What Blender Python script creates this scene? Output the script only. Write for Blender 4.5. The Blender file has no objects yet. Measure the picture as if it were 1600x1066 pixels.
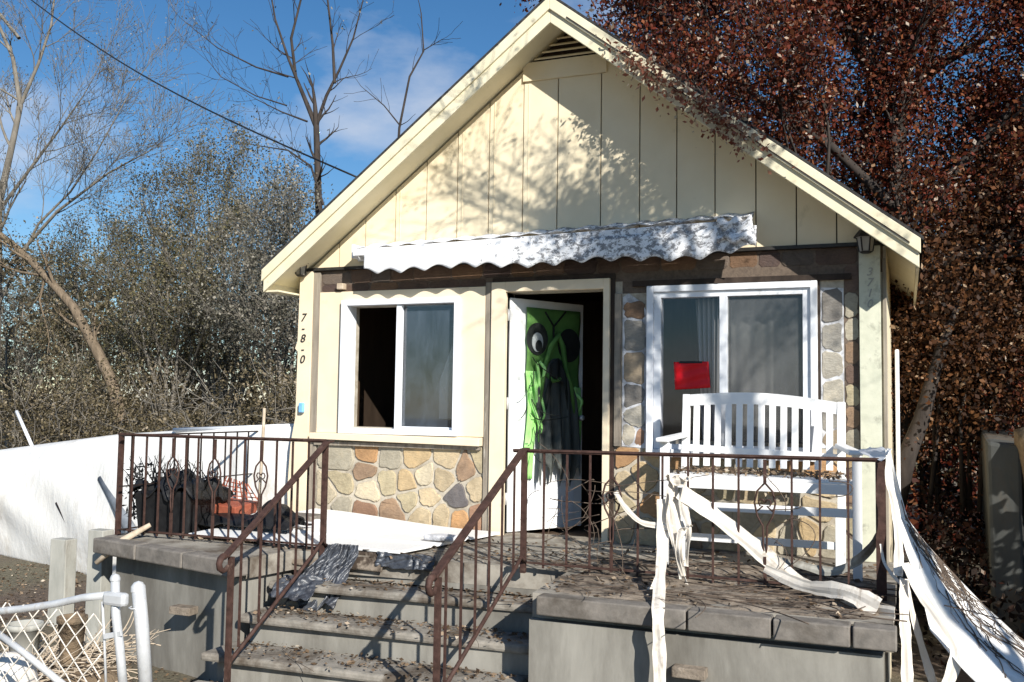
import bpy, bmesh, math, random
import numpy as np
from mathutils import Vector, Matrix
random.seed(7); RNG = np.random.default_rng(11)
S = bpy.context.scene; COL = S.collection; PI = math.pi

# ------------------------------------------------------------------ camera, sky, sun, exposure
CAM = np.array([2.62, -7.5, 1.09]); YAW, PIT, ROL = 0.38907805, 0.06612466, 0.01442352; FPX = 1500.
_cy, _sy, _cp, _sp = math.cos(YAW), math.sin(YAW), math.cos(PIT), math.sin(PIT)
_F = np.array([-_sy*_cp, _cy*_cp, _sp]); _R0 = np.array([_cy, _sy, 0.]); _U0 = np.cross(_R0, _F)
_R = math.cos(ROL)*_R0 + math.sin(ROL)*_U0; _U = -math.sin(ROL)*_R0 + math.cos(ROL)*_U0
cd = bpy.data.cameras.new('camera'); cam = bpy.data.objects.new('camera', cd); COL.objects.link(cam)
cd.sensor_width = 36; cd.lens = 36*FPX/1600; cd.clip_start = .05; cd.clip_end = 2000
cam.matrix_world = Matrix(((_R[0], _U[0], -_F[0], CAM[0]), (_R[1], _U[1], -_F[1], CAM[1]), (_R[2], _U[2], -_F[2], CAM[2]), (0, 0, 0, 1)))
S.camera = cam
SUN = Vector((1.0, -.97, .745)).normalized()
sd = bpy.data.lights.new('sun', 'SUN'); so = bpy.data.objects.new('sun', sd); COL.objects.link(so)
sd.energy = 5.0; sd.angle = math.radians(.5); sd.color = (1, .955, .87)
so.location = SUN*30; so.rotation_euler = SUN.to_track_quat('Z', 'Y').to_euler()
W = bpy.data.worlds.new('World'); S.world = W; W.use_nodes = True
nt = W.node_tree; nt.nodes.clear()
out = nt.nodes.new('ShaderNodeOutputWorld'); bg = nt.nodes.new('ShaderNodeBackground'); sky = nt.nodes.new('ShaderNodeTexSky')
sky.sky_type = 'NISHITA'; sky.sun_disc = False; sky.sun_elevation = math.asin(SUN.z); sky.sun_rotation = math.atan2(SUN.x, SUN.y)
sky.air_density = 1.0; sky.dust_density = .05; sky.ozone_density = 3.5
tc = nt.nodes.new('ShaderNodeTexCoord'); mp = nt.nodes.new('ShaderNodeMapping'); mp.inputs['Scale'].default_value = (1, 1, 2.3)
mp.inputs['Location'].default_value = (.35, .1, .2)
nz = nt.nodes.new('ShaderNodeTexNoise'); nz.inputs['Scale'].default_value = 3.2; nz.inputs['Detail'].default_value = 8; nz.inputs['Roughness'].default_value = .55
cr = nt.nodes.new('ShaderNodeValToRGB'); cr.color_ramp.elements[0].position = .53; cr.color_ramp.elements[1].position = .80
mx = nt.nodes.new('ShaderNodeMixRGB'); mx.inputs[2].default_value = (6.0, 6.4, 7.2, 1)
nt.links.new(tc.outputs['Generated'], mp.inputs[0]); nt.links.new(mp.outputs[0], nz.inputs[0]); nt.links.new(nz.outputs[0], cr.inputs[0])
nt.links.new(cr.outputs[0], mx.inputs[0]); hs = nt.nodes.new('ShaderNodeHueSaturation'); hs.inputs['Saturation'].default_value = 1.22; hs.inputs['Value'].default_value = .95; nt.links.new(sky.outputs[0], hs.inputs['Color']); nt.links.new(hs.outputs[0], mx.inputs[1]); nt.links.new(mx.outputs[0], bg.inputs[0]); nt.links.new(bg.outputs[0], out.inputs[0])
bg.inputs[1].default_value = .08
S.view_settings.view_transform = 'Standard'; S.view_settings.look = 'None'; S.view_settings.exposure = .52; S.view_settings.gamma = 1
try:
    S.cycles.max_bounces = 6; S.cycles.transparent_max_bounces = 12; S.cycles.use_denoising = True
except Exception: pass

# ------------------------------------------------------------------ helpers
def at(x, y, v, pl='Y'):
    """world point on plane pl=v that the reference pixel (x,y) looks at"""
    d = _F + _R*(x-800)/FPX + _U*(533-y)/FPX; i = 'XYZ'.index(pl)
    return Vector(CAM + d*(v-CAM[i])/d[i])
class MB:
    def __init__(s): s.v = []; s.f = []; s.sm = []
    def add(s, vs, fs, smooth=False):
        o = len(s.v); s.v += [tuple(p) for p in vs]; s.f += [tuple(i+o for i in f) for f in fs]; s.sm += [smooth]*len(fs); return s
    def box(s, a, b):
        x0, x1 = sorted((a[0], b[0])); y0, y1 = sorted((a[1], b[1])); z0, z1 = sorted((a[2], b[2]))
        return s.hexa([(x0, y0, z0), (x1, y0, z0), (x1, y1, z0), (x0, y1, z0), (x0, y0, z1), (x1, y0, z1), (x1, y1, z1), (x0, y1, z1)])
    def hexa(s, p): return s.add(p, [(3, 2, 1, 0), (4, 5, 6, 7), (0, 1, 5, 4), (1, 2, 6, 5), (2, 3, 7, 6), (3, 0, 4, 7)])
    def beam(s, a, b, w, h, up=(0, 0, 1)):
        a = Vector(a); b = Vector(b); d = (b-a).normalized(); u = Vector(up); r = d.cross(u)
        if r.length < 1e-4: r = d.cross(Vector((0, 1, 0)))
        r.normalize(); u = r.cross(d); r = r*w/2; u = u*h/2
        return s.hexa([a-r-u, a+r-u, b+r-u, b-r-u, a-r+u, a+r+u, b+r+u, b-r+u])
    def prism(s, pts, y0, y1):           # polygon in XZ (counter-clockwise seen from the front) extruded in Y
        n = len(pts); vs = [(p[0], y0, p[1]) for p in pts]+[(p[0], y1, p[1]) for p in pts]
        return s.add(vs, [tuple(range(n)), tuple(range(2*n-1, n-1, -1))]+[(i, i+n, (i+1) % n+n, (i+1) % n) for i in range(n)])
    def slab(s, pts, z0, z1):            # polygon in XY extruded in Z
        n = len(pts); vs = [(p[0], p[1], z0) for p in pts]+[(p[0], p[1], z1) for p in pts]
        return s.add(vs, [tuple(range(n-1, -1, -1)), tuple(range(n, 2*n))]+[(i, (i+1) % n, (i+1) % n+n, i+n) for i in range(n)])
    def tube(s, path, r, n=6, caps=True):
        P = [Vector(p) for p in path]; m = len(P); R = list(r) if hasattr(r, '__len__') else [r]*m
        vs = []; prev = None
        for i, p in enumerate(P):
            t = (P[min(i+1, m-1)]-P[max(i-1, 0)])
            if t.length < 1e-9: t = Vector((0, 0, 1))
            t.normalize()
            if prev is None: q = t.cross(Vector((0, 0, 1)) if abs(t.z) < .9 else Vector((1, 0, 0)))
            else: q = prev-t*prev.dot(t)
            q.normalize(); prev = q; w = t.cross(q)
            for k in range(n):
                a = 2*PI*k/n; vs.append(p+(q*math.cos(a)+w*math.sin(a))*R[i])
        fs = [(i*n+k, i*n+(k+1) % n, (i+1)*n+(k+1) % n, (i+1)*n+k) for i in range(m-1) for k in range(n)]
        if caps: fs += [tuple(range(n-1, -1, -1)), tuple((m-1)*n+k for k in range(n))]
        return s.add(vs, fs, True)
    def grid(s, fn, nu, nv, th=0., smooth=True):     # surface fn(u,v) -> point, optional thickness along its normal
        P = [[Vector(fn(i/nu, j/nv)) for j in range(nv+1)] for i in range(nu+1)]
        def idx(i, j): return i*(nv+1)+j
        vs = [P[i][j] for i in range(nu+1) for j in range(nv+1)]
        fs = [(idx(i, j), idx(i+1, j), idx(i+1, j+1), idx(i, j+1)) for i in range(nu) for j in range(nv)]
        if th:
            N = len(vs); bk = []
            for i in range(nu+1):
                for j in range(nv+1):
                    a = P[min(i+1, nu)][j]-P[max(i-1, 0)][j]; b = P[i][min(j+1, nv)]-P[i][max(j-1, 0)]
                    n_ = a.cross(b); n_.normalize(); bk.append(P[i][j]-n_*th)
            vs += bk; fs += [tuple(k+N for k in f[::-1]) for f in fs]
            rim = [idx(i, 0) for i in range(nu+1)]+[idx(nu, j) for j in range(1, nv+1)]+[idx(i, nv) for i in range(nu-1, -1, -1)]+[idx(0, j) for j in range(nv-1, 0, -1)]
            fs += [(rim[k], rim[k]+N, rim[(k+1) % len(rim)]+N, rim[(k+1) % len(rim)]) for k in range(len(rim))]
        return s.add(vs, fs, smooth)
    def lathe(s, c, prof, n=16):
        vs = [(c[0]+r*math.cos(2*PI*k/n), c[1]+r*math.sin(2*PI*k/n), c[2]+z) for r, z in prof for k in range(n)]
        m = len(prof); fs = [(i*n+k, i*n+(k+1) % n, (i+1)*n+(k+1) % n, (i+1)*n+k) for i in range(m-1) for k in range(n)]
        return s.add(vs, fs, True)
    def build(s, name, mat, parent=None, bev=0., label=None, flat=False):
        V = np.array(s.v, dtype=float)
        if parent is None: o0 = Vector(((V[:, 0].min()+V[:, 0].max())/2, (V[:, 1].min()+V[:, 1].max())/2, V[:, 2].min()))
        else:
            o0 = Vector((0, 0, 0)); p = parent
            while p: o0 = o0+p.location; p = p.parent
        V = V-np.array(o0)
        me = bpy.data.meshes.new(name); me.from_pydata(V.tolist(), [], s.f); me.validate()
        if not flat and len(me.polygons) == len(s.sm): me.polygons.foreach_set('use_smooth', s.sm)
        me.materials.append(mat); o = bpy.data.objects.new(name, me); COL.objects.link(o)
        if parent is None: o.location = o0
        else: o.parent = parent
        if bev:
            b = o.modifiers.new('bevel', 'BEVEL'); b.width = bev; b.segments = 2; b.limit_method = 'ANGLE'; b.angle_limit = .7; b.harden_normals = False
        if label: o['label'] = label
        me.update(); return o
def wander(p, d, L, n, rg, curl=.25, flat=1.):
    P = [Vector(p)]; d = Vector(d).normalized(); c = Vector((rg.gauss(0, curl), rg.gauss(0, curl), rg.gauss(0, curl*.5)*flat))
    for i in range(n):
        c += Vector((rg.gauss(0, curl*.4), rg.gauss(0, curl*.4), rg.gauss(0, curl*.2)*flat)); d = (d+c*.5); d.z *= flat; d.normalize(); P.append(P[-1]+d*L/n)
    return P
def flagstones(name, rect, seeds, mat, parent, gap=.027, dep=.018, sd=1):
    x0, x1, z0, z1 = rect; rg = random.Random(sd); V = []; F = []; Cc = []
    for i, (sx, sz, col) in enumerate(seeds):
        poly = [(x0+gap*.4, z0), (x1-gap*.4, z0), (x1-gap*.4, z1), (x0+gap*.4, z1)]
        for j, (tx, tz, _) in enumerate(seeds):
            if i == j: continue
            nx, nz = tx-sx, tz-sz; L = math.hypot(nx, nz)
            if L < 1e-6: continue
            nx /= L; nz /= L; lim = nx*(sx+tx)/2+nz*(sz+tz)/2-gap/2; new = []
            for k in range(len(poly)):
                a, b_ = poly[k], poly[(k+1) % len(poly)]; da, db = nx*a[0]+nz*a[1]-lim, nx*b_[0]+nz*b_[1]-lim
                if da <= 0: new.append(a)
                if da*db < 0: t_ = da/(da-db); new.append((a[0]+(b_[0]-a[0])*t_, a[1]+(b_[1]-a[1])*t_))
            poly = new
            if len(poly) < 3: break
        if len(poly) < 3: continue
        Q = []
        for k in range(len(poly)):
            a, b_ = poly[k], poly[(k+1) % len(poly)]; L = math.hypot(b_[0]-a[0], b_[1]-a[1]); c = min(.3, .022/max(L, .001))
            for f in (c, .35, .65, 1-c):
                j_ = rg.gauss(0, .0045) if .2 < f < .8 and L > .05 else 0; Q.append((a[0]+(b_[0]-a[0])*f+j_, a[1]+(b_[1]-a[1])*f+j_))
        cx0 = sum(q[0] for q in Q)/len(Q); cz0 = sum(q[1] for q in Q)/len(Q); dd = dep*rg.uniform(.6, 1.1); o = len(V); n = len(Q); tl = (rg.gauss(0, .012), rg.gauss(0, .012))
        for (sc, y) in ((1, -.0005), (.985, -dd*.75), (.94, -dd)):
            for q in Q: xx = cx0+(q[0]-cx0)*sc; zz = cz0+(q[1]-cz0)*sc; V.append((xx, y+(tl[0]*(xx-cx0)+tl[1]*(zz-cz0) if sc < 1 else 0), zz))
        f0 = len(F)
        for l in range(2): F += [(o+l*n+k, o+l*n+(k+1) % n, o+(l+1)*n+(k+1) % n, o+(l+1)*n+k) for k in range(n)]
        F.append(tuple(o+2*n+k for k in range(n))); mu = rg.uniform(.85, 1.12); Cc += [tuple(c*mu for c in col)]*(len(F)-f0)
    me = bpy.data.meshes.new(name); off = Vector((0, 0, 0)); p = parent
    while p: off += p.location; p = p.parent
    me.from_pydata([(v[0]-off.x, v[1]-off.y, v[2]-off.z) for v in V], [], F); me.materials.append(mat)
    at_ = me.color_attributes.new('stonecol', 'FLOAT_COLOR', 'CORNER'); arr = []
    for pl, c in zip(me.polygons, Cc): arr += [*c, 1.]*pl.loop_total
    at_.data.foreach_set('color', arr); o = bpy.data.objects.new(name, me); COL.objects.link(o); o.parent = parent; return o
def thing(name, loc, label, cat, group=None):
    o = bpy.data.objects.new(name, None); COL.objects.link(o); o.location = loc; o.empty_display_size = .1
    return tag(o, label, cat, group)
def tag(o, label, cat, group=None, kind=None):
    o['label'] = label; o['category'] = cat
    if group: o['group'] = group
    if kind: o['kind'] = kind
    return o
def struct(o): o['kind'] = 'structure'; return o

# ------------------------------------------------------------------ materials
def newmat(n):
    m = bpy.data.materials.new(n); m.use_nodes = True; t = m.node_tree; t.nodes.clear()
    o = t.nodes.new('ShaderNodeOutputMaterial'); b = t.nodes.new('ShaderNodeBsdfPrincipled'); t.links.new(b.outputs[0], o.inputs[0]); return m, t, b, o
def nd(t, k, **kw):
    n = t.nodes.new(k)
    for a, v in kw.items():
        if a in n.inputs: n.inputs[a].default_value = v
        else: setattr(n, a, v)
    return n
def ramp(t, src, stops):
    c = t.nodes.new('ShaderNodeValToRGB'); e = c.color_ramp.elements
    while len(e) < len(stops): e.new(.5)
    for el, (p, col) in zip(e, stops): el.position = p; el.color = (*col, 1) if len(col) == 3 else col
    t.links.new(src, c.inputs[0]); return c.outputs[0]
def coords(t, scale=(1, 1, 1), kind='Object'):
    a = t.nodes.new('ShaderNodeTexCoord'); m = t.nodes.new('ShaderNodeMapping'); m.inputs['Scale'].default_value = scale
    t.links.new(a.outputs[kind], m.inputs[0]); return m.outputs[0]
def noise(t, vec, scale, detail=6, rough=.6, dist=0):
    n = nd(t, 'ShaderNodeTexNoise', Scale=scale, Detail=detail, Roughness=rough, Distortion=dist); t.links.new(vec, n.inputs[0]); return n.outputs[0]
def bump(t, b, h, strength=.3, dist=.01):
    n = nd(t, 'ShaderNodeBump', Strength=strength, Distance=dist); t.links.new(h, n.inputs['Height']); t.links.new(n.outputs[0], b.inputs['Normal'])
def mixc(t, fac, a, b, mode='MIX'):
    m = t.nodes.new('ShaderNodeMixRGB'); m.blend_type = mode
    for i, x in ((0, fac), (1, a), (2, b)):
        if isinstance(x, (int, float)): m.inputs[i].default_value = x
        elif isinstance(x, tuple): m.inputs[i].default_value = (*x, 1)
        else: t.links.new(x, m.inputs[i])
    return m.outputs[0]
def pm(n, c0, c1, scale=8, rough=.7, bmp=.3, stretch=(1, 1, 1), dirt=None, dscale=2.5, dlo=.5, dhi=.65, metal=0, bdist=.01, spec=.3, detail=7):
    m, t, b, o = newmat(n); v = coords(t, stretch); h = noise(t, v, scale, detail)
    c = ramp(t, h, [(.3, c0), (.7, c1)])
    if dirt:
        h2 = noise(t, coords(t, stretch), dscale, 9, .68, .3); f = ramp(t, h2, [(dlo, (0, 0, 0)), (dhi, (1, 1, 1))]); c = mixc(t, f, c, dirt)
    t.links.new(c, b.inputs['Base Color']); b.inputs['Roughness'].default_value = rough; b.inputs['Metallic'].default_value = metal
    b.inputs['Specular IOR Level'].default_value = spec
    if bmp: bump(t, b, h, bmp, bdist)
    return m
M = {}
M['cream'] = pm('cream_paint', (.75, .645, .455), (.81, .71, .52), 3, .6, .08, dirt=(.50, .42, .26), dscale=3.2, dlo=.62, dhi=.86)
M['creamflat'] = pm('cream_board', (.74, .62, .45), (.80, .69, .52), 4, .65, .1, dirt=(.52, .43, .27), dscale=5, dlo=.62, dhi=.85)
M['fascia'] = pm('fascia_paint', (.68, .62, .44), (.76, .70, .53), 5, .6, .1, (1, 1, 1), dirt=(.36, .30, .20), dscale=6, dlo=.62, dhi=.76)
M['white'] = pm('white_paint', (.80, .80, .80), (.86, .86, .85), 6, .45, .05, dirt=(.55, .52, .47), dscale=5, dlo=.66, dhi=.85)
M['vinyl'] = pm('white_vinyl', (.74, .76, .80), (.82, .84, .88), 8, .35, .03, dirt=(.42, .42, .42), dscale=6, dlo=.60, dhi=.78)
M['sheet'] = pm('white_sheeting', (.80, .78, .74), (.87, .86, .84), 2.2, .5, .5, (1, 1, .55), dirt=(.50, .44, .36), dscale=1.6, dlo=.56, dhi=.78, bdist=.06)
M['panelwhite'] = pm('chalky_panel', (.50, .51, .54), (.72, .72, .74), 9, .7, .3, dirt=(.17, .17, .18), dscale=4, dlo=.48, dhi=.62)
M['fabric'] = pm('awning_fabric', (.76, .80, .88), (.83, .86, .92), 5, .6, .1)
M['wood'] = pm('weathered_wood', (.15, .125, .10), (.34, .30, .245), 16, .85, .6, (1, 1, .12), dirt=(.45, .42, .36), dscale=9, dlo=.60, dhi=.68)
M['darkwood'] = pm('dark_trim', (.022, .015, .012), (.06, .042, .032), 10, .8, .4, (1, 1, .3))
M['greywood'] = pm('grey_post', (.30, .30, .27), (.44, .43, .39), 9, .8, .3, (1, 1, .3), dirt=(.2, .18, .15), dscale=5)
M['shingle'] = pm('shingle', (.015, .015, .017), (.06, .058, .055), 30, .9, .5)
M['concrete'] = pm('concrete', (.24, .22, .19), (.38, .35, .30), 5, .9, .5, dirt=(.11, .088, .068), dscale=2.4, dlo=.45, dhi=.62, bdist=.01)
M['coping'] = pm('coping_block', (.13, .118, .105), (.24, .215, .19), 12, .9, .5, dirt=(.075, .062, .05), dscale=3, dlo=.5, dhi=.7)
M['stucco'] = pm('painted_stucco', (.215, .205, .18), (.33, .315, .28), 5, .85, .4, (1, 1, .28), dirt=(.11, .10, .085), dscale=1.6, dlo=.44, dhi=.68)
M['steps'] = pm('step_concrete', (.20, .185, .16), (.33, .30, .26), 14, .88, .6, dirt=(.10, .08, .062), dscale=2.6, dlo=.46, dhi=.62)
M['mud'] = pm('dried_mud', (.12, .095, .072), (.30, .25, .20), 9, .95, .9, dirt=(.055, .04, .03), dscale=5, dlo=.5, dhi=.6, bdist=.03)
M['rust'] = pm('rusty_iron', (.035, .018, .014), (.085, .045, .036), 22, .7, .4, metal=.1, dirt=(.15, .10, .08), dscale=9, dlo=.6, dhi=.75)
M['iron'] = pm('black_iron', (.015, .012, .012), (.045, .03, .026), 25, .6, .3, metal=.2)
M['galv'] = pm('galvanised_steel', (.50, .51, .52), (.68, .69, .71), 14, .42, .15, metal=.25, dirt=(.42, .36, .28), dscale=6, dlo=.58, dhi=.7)
M['shadowgrey'] = pm('shadow_blue_grey', (.10, .115, .135), (.2, .22, .25), 6, .6, .2)  # blue-grey of the shadow smear on the sheeting
M['black'] = pm('black_plastic', (.006, .006, .007), (.02, .02, .021), 12, .45, .4)
M['plastic'] = pm('crumpled_plastic', (.025, .028, .037), (.085, .095, .115), 14, .36, .7, dirt=(.03, .032, .04), dscale=7, dlo=.5, dhi=.58, spec=.7, bdist=.02)
M['red'] = pm('red_paper', (.66, .003, .010), (.80, .008, .016), 10, .4, .1)
M['orange'] = pm('orange_plastic', (.26, .06, .035), (.40, .13, .075), 12, .5, .2)
M['ribbon'] = pm('vinyl_strip', (.62, .56, .48), (.80, .75, .68), 7, .5, .15, (1, 1, .5), dirt=(.30, .24, .18), dscale=7, dlo=.56, dhi=.72)
M['twig'] = pm('twig', (.07, .05, .038), (.17, .13, .10), 12, .9, .4)
M['greybark'] = pm('grey_bark', (.11, .10, .085), (.25, .225, .19), 10, .9, .5, (1, 1, .3))
M['darkbark'] = pm('dark_bark', (.022, .018, .016), (.065, .052, .045), 10, .9, .6, (1, 1, .3))
M['brownbark'] = pm('brown_bark', (.10, .075, .05), (.24, .185, .13), 6, .95, .8, (3, 3, .4), bdist=.05)
M['straw'] = pm('dry_straw', (.34, .27, .19), (.56, .47, .37), 12, .8, .2)
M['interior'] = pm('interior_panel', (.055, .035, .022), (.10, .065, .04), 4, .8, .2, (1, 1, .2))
M['curtain'] = pm('grey_curtain', (.50, .50, .48), (.66, .66, .64), 5, .9, .1)
M['green'] = pm('green_cloth', (.055, .15, .035), (.12, .26, .065), 4, .8, .2)
M['limegreen'] = pm('lime_cloth', (.28, .62, .16), (.40, .75, .28), 5, .75, .1)
M['blackcloth'] = pm('black_cloth', (.008, .010, .010), (.02, .024, .022), 9, .8, .3)
M['eye'] = pm('eye_white', (.30, .33, .34), (.42, .45, .45), 5, .5, .05)
M['greycloth'] = pm('ragged_grey_cloth', (.025, .03, .028), (.13, .14, .13), 16, .9, .6, (1, 1, .06))
M['blue'] = pm('blue_tape', (.16, .42, .72), (.25, .50, .78), 10, .4, .1)
M['darkmetal'] = pm('lantern_metal', (.018, .017, .016), (.04, .038, .036), 12, .5, .2)
M['frost'] = pm('lantern_glass', (.30, .28, .25), (.42, .40, .36), 8, .3, .1)
M['pot'] = pm('clay_pot', (.30, .12, .07), (.42, .18, .11), 8, .8, .2)
M['wallgrey'] = pm('shaded_aged_render', (.045, .048, .047), (.09, .094, .09), 3, .9, .6, (1, 1, .4), dirt=(.10, .08, .06), dscale=1.5)  # render colour kept dark to stand for the surrounding shade
M['bank'] = pm('dry_bank', (.14, .10, .065), (.27, .20, .13), 6, .95, .9, dirt=(.06, .05, .035), dscale=3, bdist=.06)
def leafmat(n, cols, tr=.35):
    m, t, b, o = newmat(n); g = t.nodes.new('ShaderNodeNewGeometry')
    c = ramp(t, g.outputs['Random Per Island'], cols)
    t.links.new(c, b.inputs['Base Color']); b.inputs['Roughness'].default_value = .6; b.inputs['Specular IOR Level'].default_value = .25
    tr_ = nd(t, 'ShaderNodeBsdfTranslucent'); t.links.new(c, tr_.inputs[0]); mm = nd(t, 'ShaderNodeMixShader'); mm.inputs[0].default_value = tr
    t.links.new(b.outputs[0], mm.inputs[1]); t.links.new(tr_.outputs[0], mm.inputs[2]); t.links.new(mm.outputs[0], o.inputs[0]); return m
M['redleaf'] = leafmat('red_brown_leaf', [(0, (.014, .006, .004)), (.28, (.07, .017, .010)), (.5, (.17, .030, .013)), (.68, (.085, .026, .014)), (.86, (.24, .075, .026)), (.94, (.26, .12, .06)), (.955, (.45, .35, .27)), (1, (.55, .47, .40))])
M['orangeleaf'] = leafmat('orange_leaf', [(0, (.016, .010, .006)), (.4, (.05, .022, .011)), (.75, (.115, .046, .017)), (.93, (.22, .10, .04)), (1, (.45, .33, .22))])
M['oliveleaf'] = leafmat('olive_leaf', [(0, (.045, .042, .022)), (.5, (.13, .12, .06)), (.85, (.25, .21, .12)), (1, (.42, .37, .28))])
M['greyleaf'] = leafmat('grey_twig_leaf', [(0, (.06, .06, .045)), (.5, (.17, .16, .12)), (1, (.42, .39, .33))])
M['brushleaf'] = leafmat('brush_leaf', [(0, (.03, .024, .015)), (.4, (.11, .09, .05)), (.8, (.21, .17, .10)), (1, (.38, .31, .22))])
M['shadeleaf'] = leafmat('shade_darkened_leaf', [(0, (.008, .006, .005)), (.5, (.025, .014, .009)), (.85, (.06, .022, .014)), (.95, (.10, .05, .03)), (1, (.35, .28, .22))])  # tree shade over the undergrowth is put into these darker leaf colours
M['litter'] = leafmat('leaf_litter', [(0, (.04, .025, .015)), (.5, (.15, .10, .06)), (.85, (.26, .19, .13)), (1, (.5, .43, .34))], .1)

def stone_mat(nm='flagstone', dark=1.):
    m, t, b, o = newmat(nm); v = coords(t)
    nn = nd(t, 'ShaderNodeTexNoise', Scale=2.2, Detail=2); t.links.new(v, nn.inputs[0])
    add = nd(t, 'ShaderNodeVectorMath', operation='MULTIPLY_ADD'); t.links.new(nn.outputs['Color'], add.inputs[0]); add.inputs[1].default_value = (.22, .22, .22); t.links.new(v, add.inputs[2])
    flat = nd(t, 'ShaderNodeMapping'); flat.inputs['Scale'].default_value = (1, .02, 1.15); t.links.new(add.outputs[0], flat.inputs[0])
    A = nd(t, 'ShaderNodeTexVoronoi', Scale=3.3, Randomness=.9); t.links.new(flat.outputs[0], A.inputs[0])
    B = nd(t, 'ShaderNodeTexVoronoi', Scale=3.3, Randomness=.9); B.feature = 'DISTANCE_TO_EDGE'; t.links.new(flat.outputs[0], B.inputs[0])
    sep = nd(t, 'ShaderNodeSeparateColor'); t.links.new(A.outputs['Color'], sep.inputs[0])
    cell = ramp(t, sep.outputs[0], [(0, (.36, .27, .15)), (.22, (.50, .38, .21)), (.40, (.40, .17, .06)), (.48, (.46, .39, .26)), (.66, (.52, .44, .28)), (.8, (.20, .11, .065)), (.88, (.40, .33, .22)), (1, (.14, .13, .13))])
    for e in t.nodes[-1].color_ramp.elements: pass
    t.nodes[-1].color_ramp.interpolation = 'CONSTANT'
    fine = noise(t, v, 16, 8, .65); cell = mixc(t, .55, cell, ramp(t, fine, [(.3, (.35, .33, .3)), (.7, (1.25, 1.2, 1.1))]), 'MULTIPLY')
    mort = ramp(t, noise(t, v, 30, 4), [(.3, (.40*dark, .36*dark, .29*dark)), (.7, (.52*dark, .47*dark, .39*dark))])
    e = ramp(t, B.outputs['Distance'], [(.035, (1, 1, 1)), (.055, (0, 0, 0))])
    c = mixc(t, e, cell, mort)
    dn = ramp(t, noise(t, v, 2.3, 8, .65), [(.55, (0, 0, 0)), (.75, (1, 1, 1))]); c = mixc(t, dn, c, (.17, .13, .095))
    if dark < 1: c = mixc(t, .82, c, (.24, .17, .13), 'MULTIPLY')
    t.links.new(c, b.inputs['Base Color']); b.inputs['Roughness'].default_value = .85
    h = mixc(t, e, fine, (.95, .95, .95)); bump(t, b, h, .5, .012); return m
M['mortar'] = pm('mortar', (.40, .36, .29), (.52, .47, .39), 30, .9, .4, dirt=(.22, .18, .13), dscale=3, dlo=.5, dhi=.7)
M['mortardark'] = pm('dark_mortar', (.10, .075, .06), (.17, .13, .10), 30, .9, .4)
def flag_mat():
    m, t, b, o = newmat('flagstone_faces'); a = t.nodes.new('ShaderNodeAttribute'); a.attribute_name = 'stonecol'; v = coords(t)
    n1 = noise(t, v, 7, 9, .68, .5); n2 = noise(t, coords(t, (1, 1, 2.2)), 34, 6, .7)
    c = mixc(t, .75, a.outputs['Color'], ramp(t, n1, [(.3, (.62, .58, .52)), (.5, (1, .98, .94)), (.72, (1.35, 1.25, 1.08))]), 'MULTIPLY')
    c = mixc(t, .35, c, ramp(t, n2, [(.35, (.6, .58, .55)), (.65, (1.2, 1.2, 1.2))]), 'MULTIPLY')
    t.links.new(c, b.inputs['Base Color']); b.inputs['Roughness'].default_value = .8; ad = nd(t, 'ShaderNodeMath', operation='ADD'); t.links.new(n1, ad.inputs[0]); t.links.new(n2, ad.inputs[1]); bump(t, b, ad.outputs[0], .6, .012); return m
M['flag'] = flag_mat()
def fabric_dirty():
    m, t, b, o = newmat('stained_awning_fabric'); v = coords(t)
    s = nd(t, 'ShaderNodeSeparateXYZ'); t.links.new(v, s.inputs[0])
    gx = nd(t, 'ShaderNodeMapRange'); gx.inputs['From Min'].default_value = -.9; gx.inputs['From Max'].default_value = .3; gx.inputs['To Min'].default_value = .02; gx.inputs['To Max'].default_value = .17
    t.links.new(s.outputs[0], gx.inputs[0])
    n = noise(t, coords(t, (1, 1, 1.4)), 15, 12, .78, .3); a = nd(t, 'ShaderNodeMath', operation='ADD'); t.links.new(n, a.inputs[0]); t.links.new(gx.outputs[0], a.inputs[1])
    f = ramp(t, a.outputs[0], [(.655, (0, 0, 0)), (.70, (1, 1, 1))])
    base = ramp(t, noise(t, v, 3, 4), [(.3, (.80, .81, .84)), (.7, (.87, .88, .90))])
    w = nd(t, 'ShaderNodeTexWave', Scale=2.1); w.bands_direction = 'X'; w.inputs['Distortion'].default_value = .4; t.links.new(v, w.inputs[0])
    base = mixc(t, ramp(t, w.outputs[0], [(.0, (.35, .35, .35)), (.05, (0, 0, 0))]), base, (.5, .54, .62))
    c = mixc(t, f, base, (.22, .22, .23)); t.links.new(c, b.inputs['Base Color']); b.inputs['Roughness'].default_value = .55; bump(t, b, n, .25, .01); return m
M['fabricdirty'] = fabric_dirty()
def glass_mat(n, dust, lo, hi, refl=.12, tint=(.55, .6, .66), ds=4):
    m, t, b, o = newmat(n); t.nodes.remove(b)
    tr = nd(t, 'ShaderNodeBsdfTransparent'); tr.inputs[0].default_value = (*tint, 1)
    gl = nd(t, 'ShaderNodeBsdfGlossy', Roughness=.04); df = nd(t, 'ShaderNodeBsdfDiffuse'); df.inputs[0].default_value = (*dust, 1)
    h = noise(t, coords(t, (1, 1, .45)), ds, 9, .7, .4); f = ramp(t, h, [(.35, (lo,)*3), (.7, (hi,)*3)])
    a = nd(t, 'ShaderNodeMixShader'); t.links.new(f, a.inputs[0]); t.links.new(tr.outputs[0], a.inputs[1]); t.links.new(df.outputs[0], a.inputs[2])
    c = nd(t, 'ShaderNodeMixShader'); c.inputs[0].default_value = refl; t.links.new(a.outputs[0], c.inputs[1]); t.links.new(gl.outputs[0], c.inputs[2])
    t.links.new(c.outputs[0], o.inputs[0]); return m
M['glassdusty'] = glass_mat('dusty_glass', (.16, .20, .25), .03, .30, .10, (.85, .87, .9))
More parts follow.
